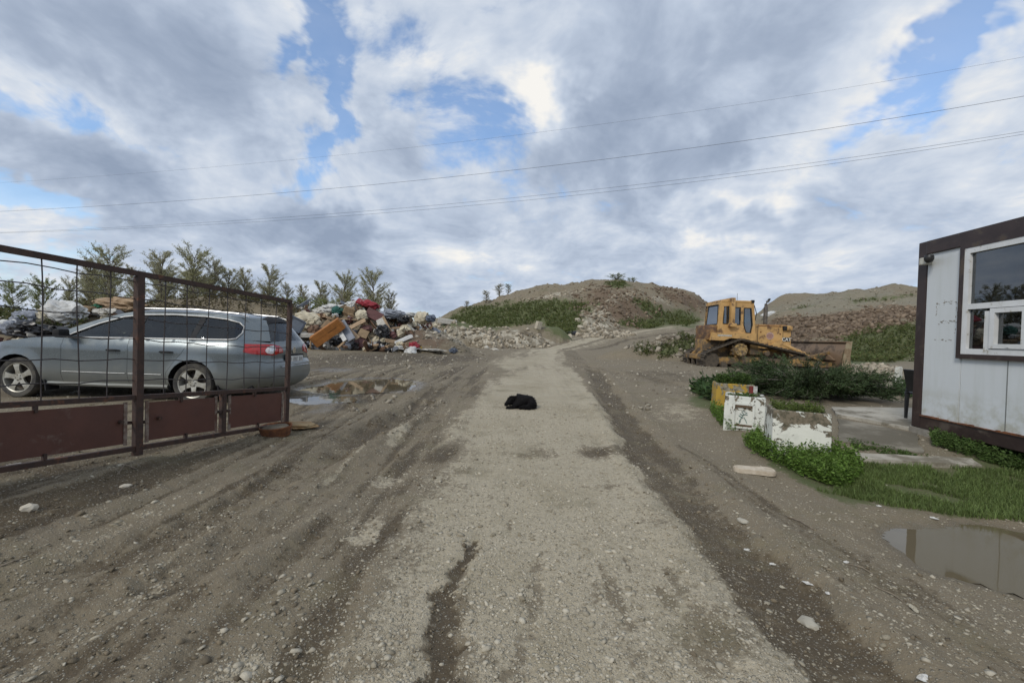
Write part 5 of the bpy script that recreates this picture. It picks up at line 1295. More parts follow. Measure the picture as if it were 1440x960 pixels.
# ------------------------------------------------------------------ poplars along the far field edge
def tree_meshes(seed, spread, leafn, leafsize, colr, up=.9, hgt=10.0):
    r = random.Random(seed); tr = MB(); leaves_p = []; leaves_d = []
    lean = r.uniform(-.04, .04)
    def trunk(z): return Vector((lean * z + .12 * math.sin(z * .7 + seed), .10 * math.sin(z * .9 + seed * 2), z))
    tr.tube([trunk(hgt * t) for t in (-.03, 0, .15, .35, .55, .75, .95)], [.19, .15, .12, .09, .065, .04, .015], 7)
    nb = 62
    for b in range(nb):
        t = .14 + .80 * (b + r.random()) / nb; p0 = trunk(hgt * t); a = r.uniform(0, 2 * PI)
        ln = hgt * spread * (math.sin(PI * min(1, (t - .05) * .95)) ** .7 * .9 + .16) * r.uniform(.6, 1.2)
        pitch = r.uniform(.6, 1.15) * up
        d = Vector((math.cos(a) * math.cos(pitch), math.sin(a) * math.cos(pitch), math.sin(pitch)))
        p1 = p0 + d * ln * .5 + Vector((0, 0, .06 * ln)); p2 = p0 + d * ln + Vector((0, 0, .20 * ln))
        tr.tube([p0, p1, p2], [.035 + .02 * (1 - t), .022, .009], 4)
        for k in range(r.randint(8, 13)):
            s_ = r.uniform(.25, 1.0); q = p0.lerp(p1, s_ * 2) if s_ < .5 else p1.lerp(p2, s_ * 2 - 1)
            e = (d + Vector((r.gauss(0, .45), r.gauss(0, .45), r.gauss(.35, .3)))).normalized(); l2 = ln * r.uniform(.16, .34)
            q2 = q + e * l2; tr.tube([q, q2], [.012, .006], 3)
            m_ = max(2, int(leafn * r.uniform(.4, 1.6)))
            for j in range(m_):
                w = r.uniform(.2, 1.1); leaves_p.append(q + e * l2 * w + Vector((r.gauss(0, .07), r.gauss(0, .07), r.gauss(0, .07)))); leaves_d.append(e)
    P_ = np.array(leaves_p); D = np.array(leaves_d)
    L4 = leaf_quads(P_, D, rng.uniform(.6, 1.3, len(P_)) * leafsize, rng.uniform(.5, .8, len(P_)) * leafsize, .9)
    return tr.mesh('trunk', M_BARK), quads_mesh('crown', L4, tone(len(P_), colr, .45, .25), M_LEAF)
TV = [tree_meshes(1, .20, 15, .11, (.43, .42, .27), 1.05), tree_meshes(2, .17, 14, .105, (.44, .42, .28), 1.05), tree_meshes(3, .23, 19, .11, (.40, .40, .23)),
      tree_meshes(4, .16, 11, .105, (.44, .42, .29), 1.05), tree_meshes(5, .32, 16, .18, (.29, .33, .14), .75)]
TREES = [(18, 398, 62, 4, .9), (62, 394, 60, 4, .8), (98, 392, 64, 2, .8), (128, 362, 62, 1, 1), (156, 349, 62, 2, 1), (232, 354, 64, 0, 1), (272, 351, 64, 2, 1), (300, 364, 66, 1, 1), (322, 377, 68, 0, 1), (347, 377, 70, 1, 1), (377, 375, 70, 0, 1), (404, 396, 74, 3, 1), (428, 400, 76, 1, 1), (449, 397, 78, 0, 1), (484, 386, 76, 2, 1), (526, 382, 74, 2, 1), (551, 408, 76, 3, 1), (190, 372, 70, 3, 1)]
TREES += [(px + random.uniform(-6, 6), top + random.uniform(14, 34), yd + random.uniform(8, 16), random.choice((0, 1, 1, 3)), 1.15) for px, top, yd, v, w in list(TREES) if v != 4 for _ in (0, 1)]
TREES += [(px, 424 + random.uniform(-6, 4), 70, 4, 1.5) for px in range(110, 480, 32)]
TREES.sort()
ORD = ['first', 'second', 'third', 'fourth', 'fifth', 'sixth', 'seventh', 'eighth', 'ninth', 'tenth', 'eleventh', 'twelfth', 'thirteenth', 'fourteenth', 'fifteenth', 'sixteenth', 'seventeenth', 'eighteenth', 'nineteenth', 'twentieth']
ORD += ['twenty-' + k for k in ORD[:9]] + ['thirtieth'] + ['thirty-' + k for k in ORD[:9]] + ['fortieth'] + ['forty-' + k for k in ORD[:9]] + ['fiftieth'] + ['fifty-' + k for k in ORD[:9]] + ['sixtieth'] + ['sixty-' + k for k in ORD[:9]] + ['seventieth'] + ['seventy-' + k for k in ORD[:9]]
for k, (px, top, yd, var, ws) in enumerate(TREES):
    p = at(px, top, yd); z0 = H(p.x, p.y); hgt = p.z - z0
    lab = ('bushy green tree, %s from the left in the far row' if var == 4 else 'sparse budding poplar, %s tree from the left in the far row') % ORD[k]
    t_ = thing('poplar_tree' if var != 4 else 'willow_tree', lab, 'tree', (p.x, p.y, z0 - .1), (0, 0, k * 1.7), 'trees along the far field edge')
    s_ = hgt / 10.4; t_.scale = (s_ * ws * 1.32, s_ * ws * 1.32, s_)
    link('trunk', TV[var][0], t_); link('crown', TV[var][1], t_)
# shrubs on the shoulder of the hill
for k, (px, top, yd, h, sx) in enumerate(((684, 420, 84, 2.6, 1.3), (702, 413, 85, 2.6, 1.6), (656, 428, 84, 1.8, 1.2), (715, 410, 86, 2.2, 1.4), (868, 396, 84, 1.3, 2.2), (888, 399, 84, 1.0, 1.6))):
    p = at(px, top, yd); z0 = H(p.x, p.y); hh = max(h, p.z - z0 + .3)
    t_ = thing('hill_shrub', ('small bare shrub on the left shoulder of the hill, %s from the left' % ORD[(1, 2, 0, 3)[k]]) if k < 4 else ('rounded green bush on the very top of the hill' if k == 4 else 'low bush right of the round bush on the hilltop'), 'shrub', (p.x, p.y, z0 - .15), (0, 0, k * 2.1), 'shrubs on the hill crest')
    v = 4 if k >= 4 else 3; t_.scale = (hh / 10 * sx * 2.2, hh / 10 * sx * 2.2, hh / 10); link('trunk', TV[v][0], t_); link('crown', TV[v][1], t_)

# ------------------------------------------------------------------ juniper
def juniper():
    p = at(1138, 562, 9.9); cx, cy = p.x, p.y; z0 = H(cx, cy)
    o = thing('juniper_shrub', 'wide dark green spreading juniper between the planters and the bulldozer', 'shrub', (cx, cy, z0))
    st = MB(); P_ = []; D = []; C_ = []
    for b in range(150):                      # boughs reach out low and flat, each carrying feathery side shoots
        a = 2 * PI * (b * .618034 % 1) + rng.normal(0, .1); el = .05 + .95 * rng.random() ** 1.4; ln = rng.uniform(.55, 1.10); rx, ry = 1.80, 1.35
        base = np.array([.22 * math.cos(a), .2 * math.sin(a), .03]); tip = np.array([rx * math.cos(a) * ln * math.cos(el), ry * math.sin(a) * ln * math.cos(el), .08 + .92 * math.sin(el) * ln])
        mid = (base + tip) / 2 + np.array([0, 0, .20 * (1 - el * .5)])
        st.tube([tuple(base), tuple(mid), tuple(tip)], [.022, .013, .004], 4); tn = rng.uniform(.65, 1.5)
        for k in range(13):
            t = rng.uniform(.22, 1.0); q0 = base * (1 - t) ** 2 + 2 * mid * t * (1 - t) + tip * t * t
            d = unit((tip - base)[None])[0] + rng.normal(0, .42, 3) * np.array([1, 1, .35]); d = d / np.linalg.norm(d); l2 = rng.uniform(.18, .42)
            m_ = 28; s_ = rng.random(m_)[:, None]; pts = q0 + d * l2 * s_ + np.array([[0, 0, -.12]]) * l2 * s_ ** 2 * 2 + rng.normal(0, .022, (m_, 3))
            P_.append(pts); D.append(np.repeat(d[None], m_, 0) + rng.normal(0, .45, (m_, 3))); C_.append(tone(m_, (.040 * tn, .064 * tn, .026 * tn), .35, .06))
    P_ = np.concatenate(P_); D = np.concatenate(D); P_[:, 2] = np.maximum(P_[:, 2], .01)
    L4 = leaf_quads(P_, D, rng.uniform(.05, .11, len(P_)), rng.uniform(.010, .020, len(P_)), .25)
    link('foliage', quads_mesh('foliage', L4, np.concatenate(C_), M_NEEDLE), o); st.build('stems', M_BARK, o)
juniper()

# ------------------------------------------------------------------ grass and weeds
def blade_mesh(name, P_, h, w, colr, lean=.35):
    n_ = len(P_); a = rng.uniform(0, 2 * PI, n_); L_ = rng.uniform(.1, 1, n_) * lean * h; s_ = a + rng.uniform(-1, 1, n_)
    dx, dy = np.cos(a), np.sin(a); tx, ty = np.cos(s_ + PI / 2) * w / 2, np.sin(s_ + PI / 2) * w / 2; o = np.zeros(n_)
    def pt(k, q, sgn): return P_ + np.stack([dx * L_ * k + sgn * tx, dy * L_ * k + sgn * ty, h * q], 1)
    V_ = np.stack([pt(0, -.05, -1), pt(0, -.05, 1), pt(.35, .55, .8), pt(.35, .55, -.8), pt(1, 1, .12), pt(1, .99, -.12)], 1).reshape(-1, 3)
    b = np.arange(n_)[:, None] * 6; F_ = np.concatenate([b + np.array([[0, 1, 2, 3]]), b + np.array([[3, 2, 4, 5]])], 0)
    me = fast_mesh(name, V_, F_); col_attr(me, 'col', np.repeat(colr, 6, 0)); me.materials.append(M_GRASS); return me
def scatter_px(n_, poly, thin=None):
    """ground points whose photo position falls inside a photo outline (even density on the ground)"""
    G_ = np.array([gpt(*p)[:] for p in poly]); out = []; pl2 = [tuple(p[:2]) for p in G_]
    x0, y0 = G_[:, 0].min(), G_[:, 1].min(); x1, y1 = G_[:, 0].max(), G_[:, 1].max()
    while len(out) < n_:
        x, y = rng.uniform(x0, x1), rng.uniform(y0, y1)
        if inside((x, y), pl2): out.append((x, y))
    q = np.array(out); return np.column_stack([q, ground_height(q[:, 0], q[:, 1])])
lawn = [(1150, 690), (1250, 712), (1350, 726), (1480, 738), (1560, 700), (1460, 668), (1385, 660), (1300, 658), (1205, 650), (1150, 652)]
q = scatter_px(30000, lawn); k = fbm(q[:, 0], q[:, 1], 2.2, 3, seed=4); q = q[k > -.25]
k = fbm(q[:, 0], q[:, 1], 1.3, 3, seed=9)
c = tone(len(q), (.125, .180, .055), .40, .18) * (1 + .5 * k[:, None])
tag(link('grass', blade_mesh('grass', q, rng.uniform(.02, .065, len(q)) * (1 + .6 * k), rng.uniform(.004, .008, len(q)), np.clip(c, 0, 1), .8)), 'short green grass between the planters and the puddle', 'grass', kind='stuff')
def weeds(name, poly_or_pts, n_stem, h, label, colr, leaf=.035, cat='weeds', kind='stuff', flowers=0, per=14, warm=.12):
    q = scatter_px(n_stem, poly_or_pts) if isinstance(poly_or_pts, list) else poly_or_pts
    P_ = []; D = []; S = []
    hh = rng.uniform(.35, 1, len(q)) * h
    for (x, y, z), hv in zip(q, hh):
        t = rng.uniform(.1, 1, per)[:, None]; a = rng.uniform(0, 2 * PI); ln = rng.uniform(0, .5) * hv
        pts = np.array([x, y, z]) + np.concatenate([math.cos(a) * ln * t ** 2, math.sin(a) * ln * t ** 2, hv * t], 1)
        th = rng.uniform(0, 2 * PI, per); P_.append(pts); D.append(np.column_stack([np.cos(th), np.sin(th), rng.uniform(0, .8, per)]))
    P_ = np.concatenate(P_); D = np.concatenate(D)
    L4 = leaf_quads(P_, D, rng.uniform(.6, 1.4, len(P_)) * leaf, rng.uniform(.35, .6, len(P_)) * leaf, .35)
    c = tone(len(P_), colr, .45, warm); c *= .75 + .5 * rng.random((len(P_), 1))
    if flowers:
        f = rng.choice(len(q), flowers); fp = q[f] + np.column_stack([rng.normal(0, .02, (flowers, 2)), hh[f] * 1.1 + .02])
        fp = np.repeat(fp, 3, 0); L4 = np.concatenate([L4, leaf_quads(fp, rng.normal(0, 1, (len(fp), 3)), .022, .022, .1)]); c = np.concatenate([c, np.full((len(fp), 3), .7)])
    o = link(name, quads_mesh(name, L4, np.clip(c, 0, 1), M_LEAF)); return tag(o, label, cat, kind=kind)
GRN = (.115, .20, .036); GRN2 = (.082, .140, .036); DGR = (.045, .088, .030)
weeds('weeds', [(1046, 628), (1060, 640), (1085, 650), (1130, 672), (1185, 690), (1215, 672), (1200, 650), (1175, 640), (1120, 634), (1085, 632), (1062, 615)], 1200, .26, 'lush bright weeds at the foot of the nearest white planter', GRN)
weeds('weeds', [(1012, 598), (1022, 606), (1050, 606), (1020, 585), (1005, 572), (998, 580)], 260, .20, 'bright weeds left of the middle planter', GRN)
weeds('weeds', [(1310, 628), (1360, 642), (1440, 668), (1520, 700), (1520, 672), (1440, 648), (1350, 626), (1312, 618)], 800, .20, 'dark weeds growing along the base of the hut', GRN2)
weeds('weeds', [(1200, 632), (1290, 650), (1320, 648), (1240, 628), (1190, 618)], 220, .05, 'thin low weeds on the worn paving', GRN2, leaf=.02)
weeds('weeds', [(1248, 556), (1292, 562), (1295, 548), (1262, 545)], 160, .30, 'dark green weeds around the marker post', DGR, leaf=.06)
weeds('weeds', [(1000, 545), (975, 552), (1000, 566), (1012, 556)], 120, .38, 'dark broad-leaved plants left of the yellow planter', DGR, leaf=.14, per=10)
def top_weeds(pl, w, h, dep, n_, hh, label, colr, flowers=0, leaf=.03):
    M_ = Matrix.Translation(pl.location) @ Euler(pl.rotation_euler).to_matrix().to_4x4()
    pts = np.array([(M_ @ Vector((rng.uniform(.06, w - .06), rng.uniform(.06, dep - .06), h - .035)))[:] for _ in range(n_)])
    weeds('planter_weeds', pts, n_, hh, label, colr, leaf=leaf, flowers=flowers, cat='weeds')
top_weeds(plA, wA, hA, .62, 170, .13, 'pale green weeds growing on the nearest white planter', (.105, .145, .035), 0)
top_weeds(plB, wB, hB, .60, 50, .06, 'few small weeds on top of the middle planter', GRN2)
top_weeds(plC, wC, hC, .55, 190, .24, 'green weeds growing on the yellow planter', (.055, .10, .022), 0, .05)

# scrub on the banks and hills, far enough to read as a mass
def scrub(name, n_, pxr, ydr, fld, lo, h, colr, label, leaf, per=10):
    """leafy tufts where the given cover field of the terrain is high"""
    out = []
    while len(out) < n_:
        yy = rng.uniform(*ydr); xx = rng.uniform((pxr[0] - 720) / FPX, (pxr[1] - 720) / FPX) * yy
        if field_at(fld, np.array([xx]), np.array([yy]))[0] + .25 * fbm(np.array([xx]), np.array([yy]), .4, 3)[0] > lo: out.append((xx, yy))
    q = np.array(out); q = np.column_stack([q, ground_height(q[:, 0], q[:, 1]) - .03]); return weeds(name, q, n_, h, label, colr, leaf=leaf, per=per, cat='scrub', warm=.55)
scrub('scrub', 3400, (620, 1020), (44, 86), hg, .62, .60, (.085, .125, .036), 'green scrub covering the lower slope of the middle hill', .22, 9)
scrub('scrub', 2800, (1120, 1460), (27, 72), hg, .58, .5, (.080, .115, .036), 'green scrub on the lower slope of the right hill', .18, 9)
scrub('scrub', 500, (880, 990), (19, 25), hg, .40, .38, (.052, .085, .024), 'green weeds on the small mound left of the bulldozer', .10, 8)
bk = np.clip(BK, 0, 1) * (Y < 30) * (PX < 440)
scrub('scrub', 2600, (-200, 430), (20, 30), bk, .62, .6, (.050, .042, .026), 'dark dry brambles along the bank behind the car', .12, 8)
scrub('scrub', 700, (-60, 120), (18, 27), bk, .5, .7, (.055, .075, .024), 'low green brush on the bank at the left edge', .16, 8)
# ------------------------------------------------------------------ stones and gravel
def rock_soup(P_, size, flat, colr, sub=1, amp=.28, sink=.35):
    """many small stones as one mesh: P_ (n,3), size (n,), flat (n,)"""
    bm = bmesh.new(); bmesh.ops.create_icosphere(bm, subdivisions=sub, radius=1.0)
    bv = np.array([v.co[:] for v in bm.verts]); bf = np.array([[v.index for v in f.verts] for f in bm.faces]); bm.free()
    n_, m_ = len(P_), len(bv)
    V_ = bv[None] * (1 + rng.normal(0, amp, (n_, m_, 1)))
    sc = np.stack([size * rng.uniform(.7, 1.25, n_), size * rng.uniform(.6, 1.0, n_), size * flat], 1)[:, None, :]
    V_ = V_ * sc; a = rng.uniform(0, 2 * PI, n_); ca, sa = np.cos(a)[:, None], np.sin(a)[:, None]
    X_ = V_[..., 0] * ca - V_[..., 1] * sa; Y_ = V_[..., 0] * sa + V_[..., 1] * ca
    tl = rng.normal(0, .25, (n_, 1)); Z_ = V_[..., 2] + X_ * tl
    W_ = np.stack([X_ + P_[:, :1], Y_ + P_[:, 1:2], Z_ + P_[:, 2:3] + (size * flat * (1 - 2 * sink))[:, None]], 2)
    F_ = (bf[None] + (np.arange(n_) * m_)[:, None, None]).reshape(-1, 3)
    return W_.reshape(-1, 3), F_, np.repeat(colr, m_, 0)
M_STONE = vmat('stones', .9, .004, 60, .25, 30)
def soup_obj(name, V_, F_, C_, label, cat, mat_=M_STONE):
    me = fast_mesh(name, V_, F_); col_attr(me, 'col', C_); me.materials.append(mat_); return tag(link(name, me), label, cat, kind='stuff')
def stone_tone(n_, lo=(.21, .18, .125), hi=(.50, .455, .36)):
    t = rng.beta(1.6, 1.8, (n_, 1)); return np.array([lo]) * (1 - t) + np.array([hi]) * t
# road gravel: density follows the gravel cover, sizes thin out with distance
def gravel_pts(n_, y0, y1, power):
    y = y0 + (y1 - y0) * rng.random(n_) ** power; x = rng.uniform(-1.25, 1.25, n_) * (y + .3); return x, y
x, y = gravel_pts(190000, 1.35, 9.0, 1.75)
gv = field_at(gravel, x, y); md = field_at(mud, x, y); gr = field_at(grass, x, y); wt_ = field_at(wet, x, y)
clump = fbm(x, y, 1.6, 4, .6, seed=71)
keep = rng.random(len(x)) < np.clip(.20 + .62 * gv + .45 * clump - .20 * md - .9 * (gr > .4), .015, 1) * (wt_ < .6)
x, y = x[keep], y[keep]; n_ = len(x); sz = np.exp(rng.normal(math.log(.0045), .55, n_)) * (1 + .07 * y); sz = np.clip(sz, .0025, .026)
z = ground_height(x, y); C_ = stone_tone(n_) * (.88 + .14 * field_at(gravel, x, y))[:, None]
soup_obj('gravel', *rock_soup(np.column_stack([x, y, z]), sz, rng.uniform(.30, .5, n_), C_, amp=.2, sink=.42), 'pale gravel and pebbles pressed into the road and verges', 'gravel')
# clods of mud beside the ruts
x, y = gravel_pts(26000, 1.4, 12, 1.4); md = field_at(mud, x, y); gv = field_at(gravel, x, y); wt_ = field_at(wet, x, y)
keep = (rng.random(len(x)) < np.clip(md * .55 - .25 * gv + .25 * fbm(x, y, 2, 3, seed=77), 0, 1)) & (wt_ < .5); x, y = x[keep], y[keep]; n_ = len(x)
sz = np.clip(np.exp(rng.normal(math.log(.006), .5, n_)), .003, .018) * (1 + .08 * y)
c = np.array([[.145, .118, .080]]) * rng.uniform(.75, 1.35, (n_, 1))
soup_obj('mud_clods', *rock_soup(np.column_stack([x, y, ground_height(x, y)]), sz, rng.uniform(.4, .8, n_), c), 'crumbled dark clods of mud in the wheel ruts', 'mud')
# rubble on the hills and berms
def rubble(n_, pxr, ydr, fld, lo, smin, smax, lo_c, hi_c, label):
    out = []
    while len(out) < n_:
        m_ = 4000; yy = rng.uniform(*ydr, m_); xx = rng.uniform((pxr[0] - 720) / FPX, (pxr[1] - 720) / FPX, m_) * yy
        ok = field_at(fld, xx, yy) + .3 * fbm(xx, yy, .5, 3, seed=5) > lo; out += list(zip(xx[ok], yy[ok]))
    q = np.array(out[:n_]); sz = smin + (smax - smin) * rng.random(n_) ** 6
    soup_obj('rubble', *rock_soup(np.column_stack([q, ground_height(q[:, 0], q[:, 1])]), sz, rng.uniform(.5, .9, n_), stone_tone(n_, lo_c, hi_c), amp=.26), label, 'rubble')
PAL = ((.13, .105, .072), (.50, .44, .34)); RD = ((.085, .060, .040), (.27, .205, .145))
rubble(4200, (600, 800), (32, 44), pale, .50, .03, .24, *PAL, 'pale broken rubble heaped along the low berm')
rubble(2600, (680, 960), (44, 86), pale, .42, .06, .40, *PAL, 'pale stones spilling down the middle hill')
rubble(2600, (760, 1020), (46, 86), red, .42, .05, .34, *RD, 'brown rubble on the face of the middle hill')
rubble(6500, (1085, 1460), (30, 74), red, .42, .05, .36, *RD, 'reddish brown rubble band across the right hill')
rubble(700, (1150, 1300), (14, 34), pale, .35, .03, .16, *PAL, 'small pale rubble scattered below the right hill')
rubble(900, (880, 1010), (20, 25), np.maximum(pale, red * .6 + BK * .8), .35, .03, .20, (.11, .09, .065), (.38, .34, .27), 'mixed rubble on the small mound left of the bulldozer')
rubble(1600, (420, 660), (19, 33), np.clip(BK * 1.2, 0, 1), .25, .03, .16, (.10, .085, .06), (.42, .38, .31), 'small debris and clods around the rubbish heap')
rubble(700, (540, 800), (14, 40), np.ones_like(X) * (1 - (gravel > .3)), .6, .02, .10, (.12, .10, .07), (.5, .46, .38), 'loose stones on the churned yard')
rubble(900, (800, 1010), (8, 24), np.ones_like(X) * (1 - (gravel > .3)), .6, .012, .06, (.12, .10, .07), (.46, .42, .34), 'loose stones on the yard between road and bulldozer')
rubble(1200, (420, 640), (7, 20), np.ones_like(X) * (wet < .3), .6, .012, .06, (.10, .08, .055), (.40, .36, .29), 'small stones and clods on the churned yard left of the road')
# single stones large enough to pick out
def rock_obj(name, px, py, s, flat, c, label, cat='stone', group=None, seed=0, lift=.25):
    p = gpt(px, py); o = crumple(name, (s, s * .8, s * flat), seed + px, 2, .55, 1.2, mat('stone %d' % (seed % 4), c, tuple(k * .75 for k in c), 5, .92, bump=.01, bscale=14), None, .2, False); o.location = p + Vector((0, 0, s * flat * lift)); o.rotation_euler = (0, 0, px * .7)
    return tag(o, label, cat, group)
SW = (.52, .47, .38)
rock_obj('stone', 41, 716, .045, .75, SW, 'pale stone at the left edge, below the gate', seed=0); rock_obj('stone', 176, 684, .042, .4, SW, 'flat pale stone below the gate post', seed=0)
rock_obj('stone', 1044, 733, .05, .4, (.40, .37, .30), 'flat grey stone with a hole shadow on the right verge', seed=1); rock_obj('stone', 1137, 876, .055, .35, (.45, .40, .31), 'flat tan stone on the right verge, below the litter', seed=1)
rock_obj('stone', 684, 490, .22, .8, (.55, .52, .45), 'round white stone at the foot of the rubble berm', seed=2); rock_obj('stone', 695, 492, .30, .4, SW, 'flat pale slab beside the round white stone', seed=2)
for k, (px, py, s) in enumerate(((632, 466, .45), (651, 463, .5), (662, 461, .45), (689, 464, .4), (612, 470, .35), (672, 468, .38), (715, 462, .42), (742, 464, .4), (601, 474, .32), (640, 476, .32), (726, 472, .33))):
    rock_obj('rubble_block', px, py, s * .5, .7, (.46, .41, .32), 'broken pale block on the rubble berm, %s from the left' % ORD[sorted([632, 651, 662, 689, 612, 672, 715, 742, 601, 640, 726]).index(px)], 'rubble', 'blocks on the berm', seed=3, lift=.5)
o = MB().box((0, 0, 0), (.5, .45, .75), bev=.04).build('rubble_block', mat('stone 3', SW)); p = gpt(757, 462); o.location = p + Vector((0, 0, .3)); o.rotation_euler = (.1, .2, .5); tag(o, 'upright squared stone at the right end of the berm', 'rubble')
for k, (px, py, s) in enumerate(((812, 452, .9), (824, 458, 1.0), (816, 462, .8), (836, 444, .8), (843, 462, .9), (852, 470, .7), (829, 466, .8))):
    rock_obj('boulder', px, py, s * .48, .8, (.48, .43, .33), 'pale boulder on the stony spur of the middle hill, %s from the left' % ORD[sorted([812, 824, 816, 836, 843, 852, 829]).index(px)], 'boulder', 'boulders on the spur', seed=3, lift=.4)

# ------------------------------------------------------------------ litter near the camera
M_PAPER = mat('dirty paper', (.58, .57, .54), (.42, .40, .35), 20, .9)
def scrap(px, py, w, l, label, c=None, curl=.25):
    p = gpt(px, py); sd = px * .37; rr = random.Random(px); m_ = 11; vs = [(0, 0, .012 + .1 * w)]
    for ring in (.5, 1.0):
        for i in range(m_):
            a = 2 * PI * i / m_; q = ring * rr.uniform(.72, 1.08); vs.append((math.cos(a) * w * .5 * q, math.sin(a) * l * .5 * q, .004 + rr.uniform(0, .18) * w * (1.2 - ring) + (curl * w * .3 * rr.random() if ring == 1 else 0)))
    fs = [(0, 1 + i, 1 + (i + 1) % m_) for i in range(m_)] + [(1 + i, 1 + m_ + i, 1 + m_ + (i + 1) % m_, 1 + (i + 1) % m_) for i in range(m_)]
    o = MB().add(vs, fs).build('litter', c or M_PAPER); o.location = p; o.rotation_euler = (0, 0, sd); m_ = o.modifiers.new('thickness', 'SOLIDIFY'); m_.thickness = .0015
    return tag(o, label, 'litter')
scrap(1051, 774, .06, .05, 'crumpled white scrap beside the right-hand rut'); scrap(1087, 794, .06, .03, 'narrow white scrap on the right-hand verge'); scrap(1136, 821, .07, .05, 'bright white scrap lying in the right-hand rut')
scrap(1190, 791, .05, .03, 'small white paper bit at the end of a twig'); scrap(1285, 857, .09, .04, 'pale folded leaf-shaped scrap near the puddle', mat('tan scrap', (.40, .36, .27))); scrap(1313, 729, .07, .05, 'white tissue at the edge of the lawn'); scrap(1165, 835, .04, .035, 'tiny white scrap above the flat tan stone')
scrap(1236, 712, .05, .04, 'small white scrap on the grass edge, left of the tissue'); scrap(1300, 955, .07, .05, 'white litter at the bottom right edge'); scrap(1213, 676, .05, .04, 'white scrap in the grass by the planter')
scrap(20, 656, .18, .07, 'white torn sheet under the left end of the gate'); scrap(1100, 826, .04, .03, 'grey paper bit in the right-hand rut', mat('tan scrap', (.4,) * 3))
sc = scrap(107, 553, .30, .10, 'flat white board lying beside the car'); sc.location.z += .01
M_TWIG = mat('dead twig', (.16, .13, .095), (.24, .20, .15), 20, .9)
def twig(pts, r, label):
    P_ = [gpt(*p) + Vector((0, 0, r + .01 * (i % 2))) for i, p in enumerate(pts)]; tag(MB().tube(P_, r, 5).build('twig', M_TWIG), label, 'twig')
twig([(1192, 793), (1212, 800), (1228, 808)], .004, 'thin twig on the right verge'); twig([(1108, 727), (1125, 735), (1143, 744)], .006, 'dark stick on the right verge below the foam board'); twig([(165, 668), (175, 655), (187, 650)], .006, 'bent dead twig below the gate'); twig([(160, 655), (178, 656), (192, 660)], .006, 'second dead twig crossing the bent one'); twig([(0, 797), (18, 792), (34, 787)], .005, 'pale straw at the left edge'); twig([(1230, 825), (1255, 838), (1270, 846)], .004, 'thin curved twig near the puddle')

# ------------------------------------------------------------------ rubbish
def cm(name, c, v=.75, **k): return mat(name, c, tuple(x * v for x in c), k.pop('sc', 5), k.pop('rough', .75), **k)
JM = dict(white=cm('dirty white board', (.52, .50, .45)), cream=cm('cream foam', (.55, .49, .36)), orange=cm('orange veneer', (.34, .135, .030)), brown=cm('brown board', (.15, .085, .05)), tan=cm('pale timber', (.36, .25, .15)), grey=cm('grey panel', (.24, .26, .30)), blue=cm('blue-grey panel', (.10, .12, .16)), black=cm('black film', (.014, .014, .016), rough=.35), red=cm('red cloth', (.28, .022, .035)), maroon=cm('maroon board', (.13, .055, .05)), green=cm('green plastic', (.03, .16, .09)), teal=cm('teal cloth', (.02, .10, .08)), pale=cm('pale plastic', (.58, .58, .56)), card=cm('cardboard', (.30, .21, .12)), yellow=cm('yellow cloth', (.45, .30, .04)))
def jput(o, px, py, yd, label, cat, rot=(0, 0, 0), group=None, up=0.0):
    """lay a thing down where its ray meets what it rests on, keeping its apparent size"""
    tag(o, label, cat, group); o.rotation_euler = rot; o.location = at(px, py, yd)
    if o.data is None: return o
    co = np.array([v.co[:] for v in o.data.vertices]); bot = float((co @ np.array(Euler(rot).to_matrix()).T)[:, 2].min())
    slack = .55 if (408 < px < 612 and py < 474) else .02      # inside the heap it lies on other rubbish
    best = None
    for k in range(0, 26):
        for sg in (1, -1):
            y_ = yd + sg * k * .25
            if y_ < 12: continue
            p = at(px, py, y_); sc_ = y_ / yd; cl_ = p.z + bot * sc_ - H(p.x, p.y)
            if best is None or abs(cl_) < abs(best[0]): best = (cl_, p, sc_)
            if -.55 * abs(bot) * sc_ <= cl_ <= slack: o.location = p; o.scale = (sc_,) * 3; return o
    cl_, p, sc_ = best; o.location = p - Vector((0, 0, cl_ + .03)); o.scale = (sc_,) * 3; return o
def jboard(name, px, py, yd, size, key, rot, label, cat='board', group=None): return jput(MB().box((0, 0, 0), size, bev=min(size) * .12).build(name, JM[key]), px, py, yd, label, cat, rot, group)
def jbag(name, px, py, yd, size, key, label, cat='bag', seed=0, amp=.45, group=None, rot=(0, 0, 0)): return jput(crumple(name, size, seed + px * .1, 4, amp, 1.7, JM[key], ridge=.45), px, py, yd, label, cat, rot, group)
D0 = 24.0
# wardrobe: body with two doors and a dark edge
wr_ = thing('wardrobe', 'orange veneer wardrobe lying tilted at the front of the rubbish heap', 'wardrobe'); jput(wr_, 461, 467, 22.6, wr_['label'], 'wardrobe', (R(18), R(-38), R(8)))
MB().box((0, 0, 0), (1.75, .50, .62), bev=.015).build('carcass', JM['orange'], wr_)
for k in (-.157, .157): MB().box((0, -.262, k), (1.70, .02, .30), bev=.006).build('door', JM['orange'], wr_)
MB().box((-.885, 0, 0), (.02, .48, .60)).build('end_panel', mat('dark veneer', (.20, .075, .02), (.13, .05, .015), 6, .6), wr_)
MB().box((.3, -.276, .0), (.5, .006, .012)).build('door_gap', M_DARK, wr_)
jboard('timber_offcut', 459, 457, 22.9, (.55, .16, .32), 'tan', (0, R(-50), .2), 'short pale board standing behind the orange wardrobe')
jboard('mattress', 434, 470, 23.4, (1.25, .7, .22), 'white', (R(12), R(-4), .15), 'dirty white mattress left of the orange wardrobe', 'mattress')
jboard('door_panel', 487, 465, 22.9, (.42, .10, 1.3), 'grey', (R(-25), R(-35), .2), 'grey panel leaning right of the orange wardrobe', 'panel')
